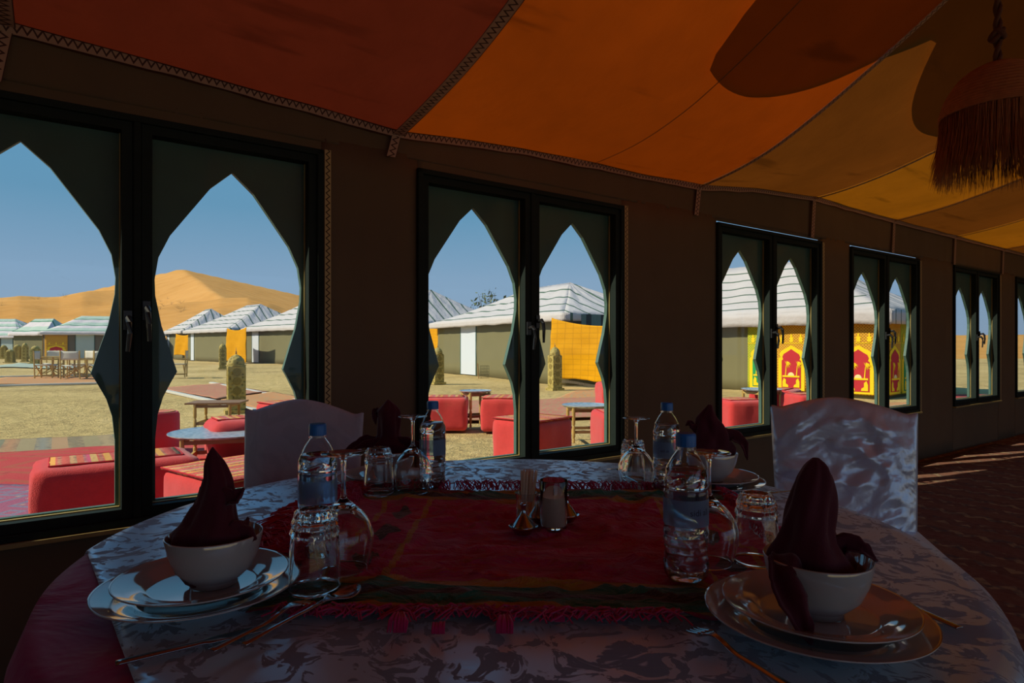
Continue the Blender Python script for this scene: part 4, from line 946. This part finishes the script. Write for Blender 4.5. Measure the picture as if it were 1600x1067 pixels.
# ------------------------------------------------------------------ glasses and bottles
def smooth_prof(p, n=3):
    out = []
    for i in range(len(p)-1):
        p0, p1, p2, p3 = p[max(0, i-1)], p[i], p[i+1], p[min(len(p)-1, i+2)]
        for k in range(n):
            t = k/n; out.append(tuple(.5*((2*b)+(-a+c)*t+(2*a-5*b+4*c-d)*t*t+(-a+3*b-3*c+d)*t**3) for a, b, c, d in zip(p0, p1, p2, p3)))
    return out+[p[-1]]
def wine_mesh():
    outer = smooth_prof([(.0375, 0), (.0425, .02), (.0475, .045), (.0455, .065), (.033, .088), (.017, .103), (.0065, .113), (.0042, .125), (.004, .15), (.0045, .170), (.008, .1785), (.020, .182), (.035, .1845)], 4)+[(.0355, .1855), (.034, .1865), (.02, .1865), (.0, .1868)]
    inner = smooth_prof([(0, .101), (.010, .100), (.024, .092), (.036, .078), (.0435, .062), (.0458, .045), (.0410, .02), (.0362, 0)], 4)
    pr = [(max(r, .00001), z) for r, z in outer[::-1]]; pi = [(max(r, .00001), z) for r, z in inner[::-1]]
    m = MB(); m.lathe(pr+pi, 56); return m.data('wine_glass', M['glass'], True, 1e-5)
def tumbler_mesh():
    n = 72
    def rad(r, z, a):
        if r < .005: return r
        fl = max(0, (z-.070)/.045); bump_ = .0016*abs(math.sin(8*a))*min(1, fl*2.2) if z > .07 else 0
        ring = .0010*(.5+.5*math.sin(24*a)) if .083 < z < .104 else 0
        return r-bump_*1.2+ring+.0004*math.cos(8*a)
    outer = smooth_prof([(.0375, 0), (.0368, .03), (.0357, .06), (.0348, .078), (.0352, .086), (.0325, .092), (.0335, .098), (.0312, .105), (.0300, .112), (.0265, .1165)], 3)+[(.022, .1172), (.017, .1150), (.008, .1135), (.00001, .1132)]
    inner = smooth_prof([(.00001, .100), (.016, .0995), (.0262, .097), (.0292, .088), (.0318, .06), (.0345, .03), (.0358, 0)], 3)
    m = MB(); m.lathe(outer[::-1]+inner[::-1], n, rad=rad); return m.data('tumbler', M['glass'], True, 1e-5)
WM_, TM_ = wine_mesh(), tumbler_mesh()
def vessel(name, me, x, y, z, label, cat, grp, s=1):
    o = bpy.data.objects.new(name, me); COL.objects.link(o); o.location = (x, y, z); o.scale = (s, s, s); return tag(o, label, cat, grp)
TW, TT = 'upside down wine glasses', 'upside down tumblers'; RT = TZ+.022; CT = TZ+.0095
for (x, y, z, s, lb) in ((-.270, 1.005, RT, 1.0, 'upturned wine glass behind the front left tumbler'), (.325, 1.035, RT, .98, 'upturned wine glass behind the front right water bottle'), (-.243, 1.535, RT, 1.0, 'upturned wine glass beside the back left water bottle'), (.324, 1.635, CT, .98, 'upturned wine glass left of the back right water bottle')):
    vessel('wine_glass', WM_, x, y, z, lb, 'glass', TW, s)
for (x, y, z, s, lb) in ((-.291, .925, RT, 1.0, 'upturned ribbed tumbler nearest the front left plates'), (.405, 1.04, RT, .97, 'upturned ribbed tumbler right of the front right water bottle'), (-.322, 1.515, RT, .96, 'upturned ribbed tumbler in front of the back left napkin'), (.335, 1.735, CT, .95, 'upturned ribbed tumbler directly behind the back right wine glass')):
    vessel('tumbler', TM_, x, y, z, lb, 'glass', TT, s)
rib = lambda z: sum(.0013*math.exp(-((z-c)/.0022)**2) for c in (.030, .042, .054, .066, .138, .146))
def bottle_parts():
    Rb = .0335; base = [(.00001, .004), (.012, .0035), (.022, .0005), (.029, .0015), (.0325, .007), (Rb, .016)]
    body = [(Rb-rib(.016+.126*k/60), .016+.126*k/60) for k in range(1, 61)]
    top = smooth_prof([(Rb, .142), (.0332, .152), (.0295, .168), (.0225, .184), (.0150, .195), (.0128, .200), (.0128, .206)], 4)
    pr = base+body+top
    def rad(r, z, a): return r+(.0012*math.cos(5*a) if z < .016 and r > .01 else 0)+(.0011*math.sin(4*a+z*130) if .02 < z < .078 else 0)+(.0010*math.sin(6*a-z*200) if .146 < z < .176 else 0)
    inn = [(max(.00001, r-.0009), z+(.001 if z < .02 else 0)) for r, z in pr]
    sh = MB(); sh.lathe(pr+inn[::-1], 64, rad=rad); shell = sh.data('bottle_shell', M['pet'], True, 1e-5)
    wa = [(max(.00001, r-.0011), z+.0013) for r, z in pr if z < .172]; wt = wa[-1][1]
    wm = MB(); wm.lathe(wa+[(wa[-1][0]-.002, wt+.0003), (.00001, wt+.0003)], 64, rad=rad); water = wm.data('water', M['water'], True, 1e-6)
    cp = MB(); cp.lathe([(.00001, .2235), (.0135, .2235), (.0146, .222), (.0150, .219), (.0150, .2035), (.0142, .203), (.0142, .218), (.00001, .218)], 60, rad=lambda r, z, a: r+(.0004 if r > .0148 and int(a/(2*PI)*60) % 2 else 0))
    cap = cp.data('cap', M['cap'], .5)
    rg = MB(); rg.lathe([(.0131, .1985), (.0152, .1985), (.0152, .2015), (.0131, .2015)], 40, closed=True); ring = rg.data('neck_ring', M['pet'])
    lb = MB(); lb.lathe([(Rb+.0006, .086), (Rb+.0006, .126)], 64); label = lb.data('label', M['label'], True)
    return shell, water, cap, ring, label
BP = bottle_parts()
def label_text(body, size, a0, zc, mat, flip=False):
    cu = bpy.data.curves.new('text', 'FONT'); cu.body = body; cu.size = size; cu.resolution_u = 3
    o = bpy.data.objects.new('text', cu); COL.objects.link(o); dg = bpy.context.evaluated_depsgraph_get(); me = bpy.data.meshes.new_from_object(o.evaluated_get(dg)); bpy.data.objects.remove(o)
    R = .0335+.0011
    for v in me.vertices:
        a = a0+v.co.x/R; v.co = Vector((R*math.cos(a), R*math.sin(a), zc+v.co.y))
    me.materials.clear(); me.materials.append(mat); me.name = 'label_text'; return me
def bottle(x, y, z, s, lb, txt):
    t = thing('water_bottle', lb, 'bottle', (x, y, z), 0, 'plastic water bottles on the table'); t.scale = (s, s, s)
    for nm, me in zip(('shell', 'water', 'cap', 'neck_ring', 'label'), BP):
        o = bpy.data.objects.new(nm, me); COL.objects.link(o); o.parent = t
    if txt:
        o = bpy.data.objects.new('label_text', label_text(*txt)); COL.objects.link(o); o.parent = t
    return t
bottle(.268, .967, RT, 1.0, 'front right water bottle with a blue cap, standing on the crimson runner', ('sidi ali', .0135, -PI/2-.05-.27+.22, .104, M['ink']))
bottle(-.347, 1.12, CT+.008, 1.0, 'front left water bottle with blue cap beside the runner fringe', None)
bottle(-.203, 1.605, RT-.003, .98, 'back left water bottle with blue cap next to the wine glass', ('sidi ali', .0105, -PI/2-.7, .100, M['ink_red']))
bottle(.385, 1.56, RT-.002, .98, 'back right water bottle with blue cap by the second window edge', ('sidi ali', .0085, -PI/2-.7, .102, M['ink']))

# ------------------------------------------------------------------ candle, toothpicks, salt set
CZ = RZ_+.009
t = thing('candle_glass', 'straight glass tumbler with a cream candle at the table centre', 'candle', (.082, 1.235, CZ))
MB().lathe([(.00001, 0), (.024, 0), (.026, .003), (.0275, .095), (.0268, .0965), (.0258, .095), (.0243, .008), (.00001, .007)], 48).build('glass', M['glass'], t, smooth=.9, merge=1e-5)
MB().lathe([(.00001, .009), (.0225, .009), (.0235, .05), (.0236, .064), (.010, .062), (.00001, .061)], 40).build('wax', M['wax'], t, smooth=.8)
MB().tube([(0, 0, .061), (.001, 0, .072)], .0009, 6).build('wick', M['black'], t)
t = thing('toothpick_holder', 'small glass cup full of toothpicks left of the candle', 'cup', (.030, 1.275, CZ))
MB().lathe([(.00001, 0), (.019, 0), (.021, .004), (.0215, .052), (.024, .062), (.0228, .062), (.0198, .052), (.019, .006), (.00001, .005)], 40).build('cup', M['glass'], t, smooth=.9, merge=1e-5)
tp0 = None; rr = random.Random(3)
for k in range(62):
    a, q2 = rr.uniform(0, 2*PI), .015*math.sqrt(rr.random()); L = .064+rr.uniform(-.004, .004); e = (q2*1.25*math.cos(a)+.004, q2*1.2*math.sin(a), .042+L*.95)
    if tp0 is None: tp0 = MB().tube([(0, 0, 0), (0, 0, .004), (0, 0, .058), (0, 0, .064)], [.0003, .0010, .0010, .0003], 6).data('toothpick', M['toothpick'])
    o = bpy.data.objects.new('toothpick', tp0); COL.objects.link(o); o.parent = t
    p = Vector((q2*.85*math.cos(a), q2*.85*math.sin(a), .044)); o.location = p; o.rotation_euler = (Vector(e)-p).to_track_quat('Z', 'Y').to_euler()
def tagine(x, y, s, lb):
    t = thing('tagine_shaker', lb, 'condiment dish', (x, y, CZ), 0, 'little metal tagine dishes round the toothpicks'); t.scale = (s, s, s)
    MB().lathe([(.00001, 0), (.016, 0), (.018, .004), (.027, .012), (.0285, .0145), (.0275, .0150), (.017, .008), (.00001, .006)], 40).build('dish', M['steel'], t, smooth=.7)
    MB().lathe(smooth_prof([(.0225, .012), (.0215, .016), (.0140, .027), (.0075, .036), (.0050, .043), (.0048, .050), (.0062, .054), (.0055, .058), (.00001, .059)], 3), 40).build('conical_lid', M['steel'], t, smooth=.8)
tagine(.022, 1.205, 1.0, 'small steel tagine shaped dish in front of the toothpicks')
tagine(.055, 1.285, .95, 'small steel tagine dish just right of the toothpick cup')
tagine(.112, 1.290, .95, 'small steel tagine dish peeking out behind the candle')

# ------------------------------------------------------------------ cutlery
def cutlery(kind, P, Q, label, zoff=0, tip=0):
    P = Vector(P); Q = Vector(Q); d = Q-P; L = d.length; rz = math.atan2(d.y, d.x); t = thing(kind, label, kind, (P.x, P.y, TZ+.0075+zoff), rz, 'steel cutlery on the table'); mm = MB(); n = 30
    def wz(u):
        if kind == 'spoon': w_ = .0055-.0020*sm(0, .35, u)+(0 if u < .70 else .0165*math.sin(PI*min(1, (u-.68)/.32))**.8); z = .004*math.sin(u*PI)+(.006*math.sin(PI*(u-.5)) if u > .5 else 0)-(0 if u < .72 else .004*math.sin(PI*(u-.72)/.28))
        elif kind == 'knife': w_ = .006-.001*sm(.4, .45, u) if u < .5 else .0088*(1-.85*sm(.85, 1, u)); z = .002
        else: w_ = .0055-.0020*sm(0, .35, u)+.0075*sm(.70, .80, u); z = .003+.008*math.sin(PI*sm(.45, 1, u))
        return max(w_, .0008), z
    ue = 1.0 if kind != 'fork' else .80
    def f(u, v):
        uu = u*ue; w_, z = wz(uu); q2 = 2*v-1; dish = -.006*(1-q2*q2)*sm(.72, .84, uu)*(1-sm(.95, 1, uu)) if kind == 'spoon' else 0
        return (L*uu, w_*q2, z+dish+.003+(.0012*(1-q2*q2) if uu < .6 else 0))
    solidify(mm.grid(n, 8, f).build('body', M['steel'], t, smooth=True), .0016, 1)
    if kind == 'fork':
        for k in range(4):
            yy = -.0090+.006*k; pts = [(L*(.80+.2*i/5), yy, wz(.80+.2*i/5)[1]+.003) for i in range(6)]
            MB().tube(pts, [.0020, .0018, .0017, .0015, .0013, .0006], 6).build('tine', M['steel'], t, smooth=True)
    return t
def T(px, py): return G(px, py, TZ+.012)
cutlery('spoon', T(380, 1020), T(560, 930), 'steel spoon resting on the runner edge by the front left tumbler', .012)
cutlery('knife', T(180, 1038), T(455, 972), 'steel knife lying below the front left plates', 0)
cutlery('fork', T(330, 1030), T(492, 948), 'steel fork beside the front left spoon', .008)
cutlery('fork', T(1235, 1085), T(1078, 990), 'steel fork lying left of the front right plates', .006)
cutlery('knife', T(1500, 983), T(1370, 925), 'steel knife with its handle showing right of the front right plates', .0)
cutlery('fork', G(640, 765, TZ), G(722, 738, TZ), 'steel fork beside the back left bottle', .004)
cutlery('knife', G(1262, 775, TZ), G(1155, 786, TZ), 'bright steel knife right of the back right plates', .004)
cutlery('fork', G(1000, 765, TZ), G(952, 742, TZ), 'steel fork left of the back right wine glass', .004)

# ------------------------------------------------------------------ covered chairs
def covered_chair(x, y, rz, wd, top, label, mat, amp, seedv, ed=.06):
    t = thing('covered_chair', label, 'chair', (x, y, 0), rz, 'chairs under white covers'); w2 = wd/2
    def outline_z(q2): return top-ed*abs(q2+.08)**1.6-.010*math.exp(-((abs(q2)-.86)/.05)**2)*0+.020*math.exp(-((abs(q2)-1.0)/.10)**2)
    def crease(u, v, s):
        X, Z_ = u*wd, v*.5
        a = abs(nz(X*4+Z_*5+seedv, Z_*3-X*2, s)); b = abs(nz(X*11-Z_*6, Z_*9+seedv, s+3)); c = abs(nz(X*7+Z_*4+2*nz(X*3, Z_*3, seedv), Z_*14-X*9, s+7)); return amp*(1.6*(.35-a)+.6*(.3-b)+.7*(.25-c))
    def sheet(sgn, z0):
        def f(u, v):
            q2 = 2*u-1; zt = outline_z(q2); z = z0+(zt-z0)*v; taper = 1-.07*(1-v)
            th = .022+.012*(1-v); edge = min(1, 5*min(u, 1-u))**.5*min(1, 6*(1-v))**.5
            lean = .05*v
            return (w2*q2*taper, sgn*(th*edge+crease(u, v, sgn)*edge)+lean, z)
        return f
    mm = MB(); mm.grid(54, 54, sheet(-1, .46)); mm.grid(54, 54, sheet(1, .46))
    mm.build('back_cover', mat, t, smooth=True, merge=.0009)
    # seat and skirt
    ms = MB(); n = 96; rows = []
    for (s, z) in ((.0, .475), (.6, .478), (.95, .472), (1.0, .460), (1.01, .36), (1.03, .2), (1.06, .02)):
        for k in range(n):
            a = 2*PI*k/n; cx, cy = math.cos(a), math.sin(a); q2 = max(abs(cx), abs(cy)); sx_, sy = cx/q2, cy/q2
            fo = 1+(.035*math.sin(a*14)*(.47-z)/.45 if z < .46 else 0); ms.v.append((w2*.98*sx_*s*fo, -.21+.215*sy*s*fo, z))
    for i in range(6):
        for k in range(n): k2 = (k+1) % n; ms.f.append((i*n+k, i*n+k2, (i+1)*n+k2, (i+1)*n+k))
    ms.build('seat_cover', mat, t, smooth=True, merge=1e-5)
    return t
covered_chair(-.71, 2.10, math.atan2(-.71, -.82)+PI/2+PI, .405, .897, 'chair under a grey white cover behind the left of the table, against the first window', M['chair_cloth_grey'], .008, 1)
ch2 = covered_chair(1.125, 2.12, 0, .46, .902, 'chair under a crumpled white satin cover at the right behind the table', M['chair_cloth'], .020, 5)
for o in bpy.data.objects:
    if o.name.startswith('covered_chair'):
        d = TC.xy-o.location.xy; o.rotation_euler.z = math.atan2(d.y, d.x)+PI/2
bpy.data.objects['covered_chair'].rotation_euler.z = .02; ch2.rotation_euler.z = -.30

# ------------------------------------------------------------------ hanging raffia lamp
LX, LY = 1.72, 2.22; LZT = EYE+(Y0-100)*LY/F
lp = WMI @ Vector((LX, LY, 0)); rzc = roofz(lp.x, -lp.y)
t = thing('pendant_lamp', 'woven raffia pendant lampshade with long fringe hanging from the ceiling', 'lamp', (LX, LY, 0))
pr = smooth_prof([(.018, 0), (.06, -.012), (.11, -.045), (.148, -.10), (.166, -.15), (.172, -.178)], 6)
dm = MB(); N_ = 90; cr_ = []
for i, (r, z) in enumerate(smooth_prof([(.018, 0), (.06, -.012), (.11, -.045), (.148, -.10), (.166, -.15), (.172, -.178)], 22)):
    cr_.append((r+.0042*math.sin(i*PI/2.5), z+LZT+.002*math.cos(i*PI/2.5)))
dm.lathe(cr_, N_, rad=lambda r, z, a: r+.0016*math.sin(a*45+z*60)); solidify(dm.build('woven_dome', M['raffia'], t, smooth=True), .004)
fm = MB(); rr = random.Random(9)
for k in range(2600):
    a = rr.uniform(0, 2*PI); r0 = .168+rr.uniform(-.012, .006); L = rr.uniform(.16, .25); sp = rr.uniform(-.01, .035); da = rr.uniform(-.08, .08)
    z0 = LZT-.165-rr.uniform(0, .02); pts = [((r0+sp*tt*tt)*math.cos(a+da*tt), (r0+sp*tt*tt)*math.sin(a+da*tt), z0-L*tt) for tt in (0, .35, .7, 1)]
    fm.tube(pts, [.0009, .0009, .0007, .0003], 3, False)
tag(fm.build('fringe', M['raffia'], t, normals=False), kind='stuff')
rp = MB()
for s in (0, PI):
    rp.tube([(.007*math.cos(s+z*55), .007*math.sin(s+z*55), z) for z in [LZT-.02+(rzc-LZT+.01)*k/60 for k in range(61)]], .008, 8)
rp.build('rope', M['rope'], t, smooth=True)
kz = EYE+(Y0-55)*LY/F
kn = MB(); kn.tube([(.018*math.cos(a)*(1+.2*math.sin(3*a)), .018*math.sin(a), kz+.011*math.sin(2*a)) for a in [2*PI*k/24 for k in range(25)]], .010, 8); kn.tube([(.016*math.cos(a), .012*math.sin(a), kz+.02*math.cos(a)) for a in [2*PI*k/20 for k in range(21)]], .009, 8)
kn.build('knot', M['rope'], t, smooth=True)
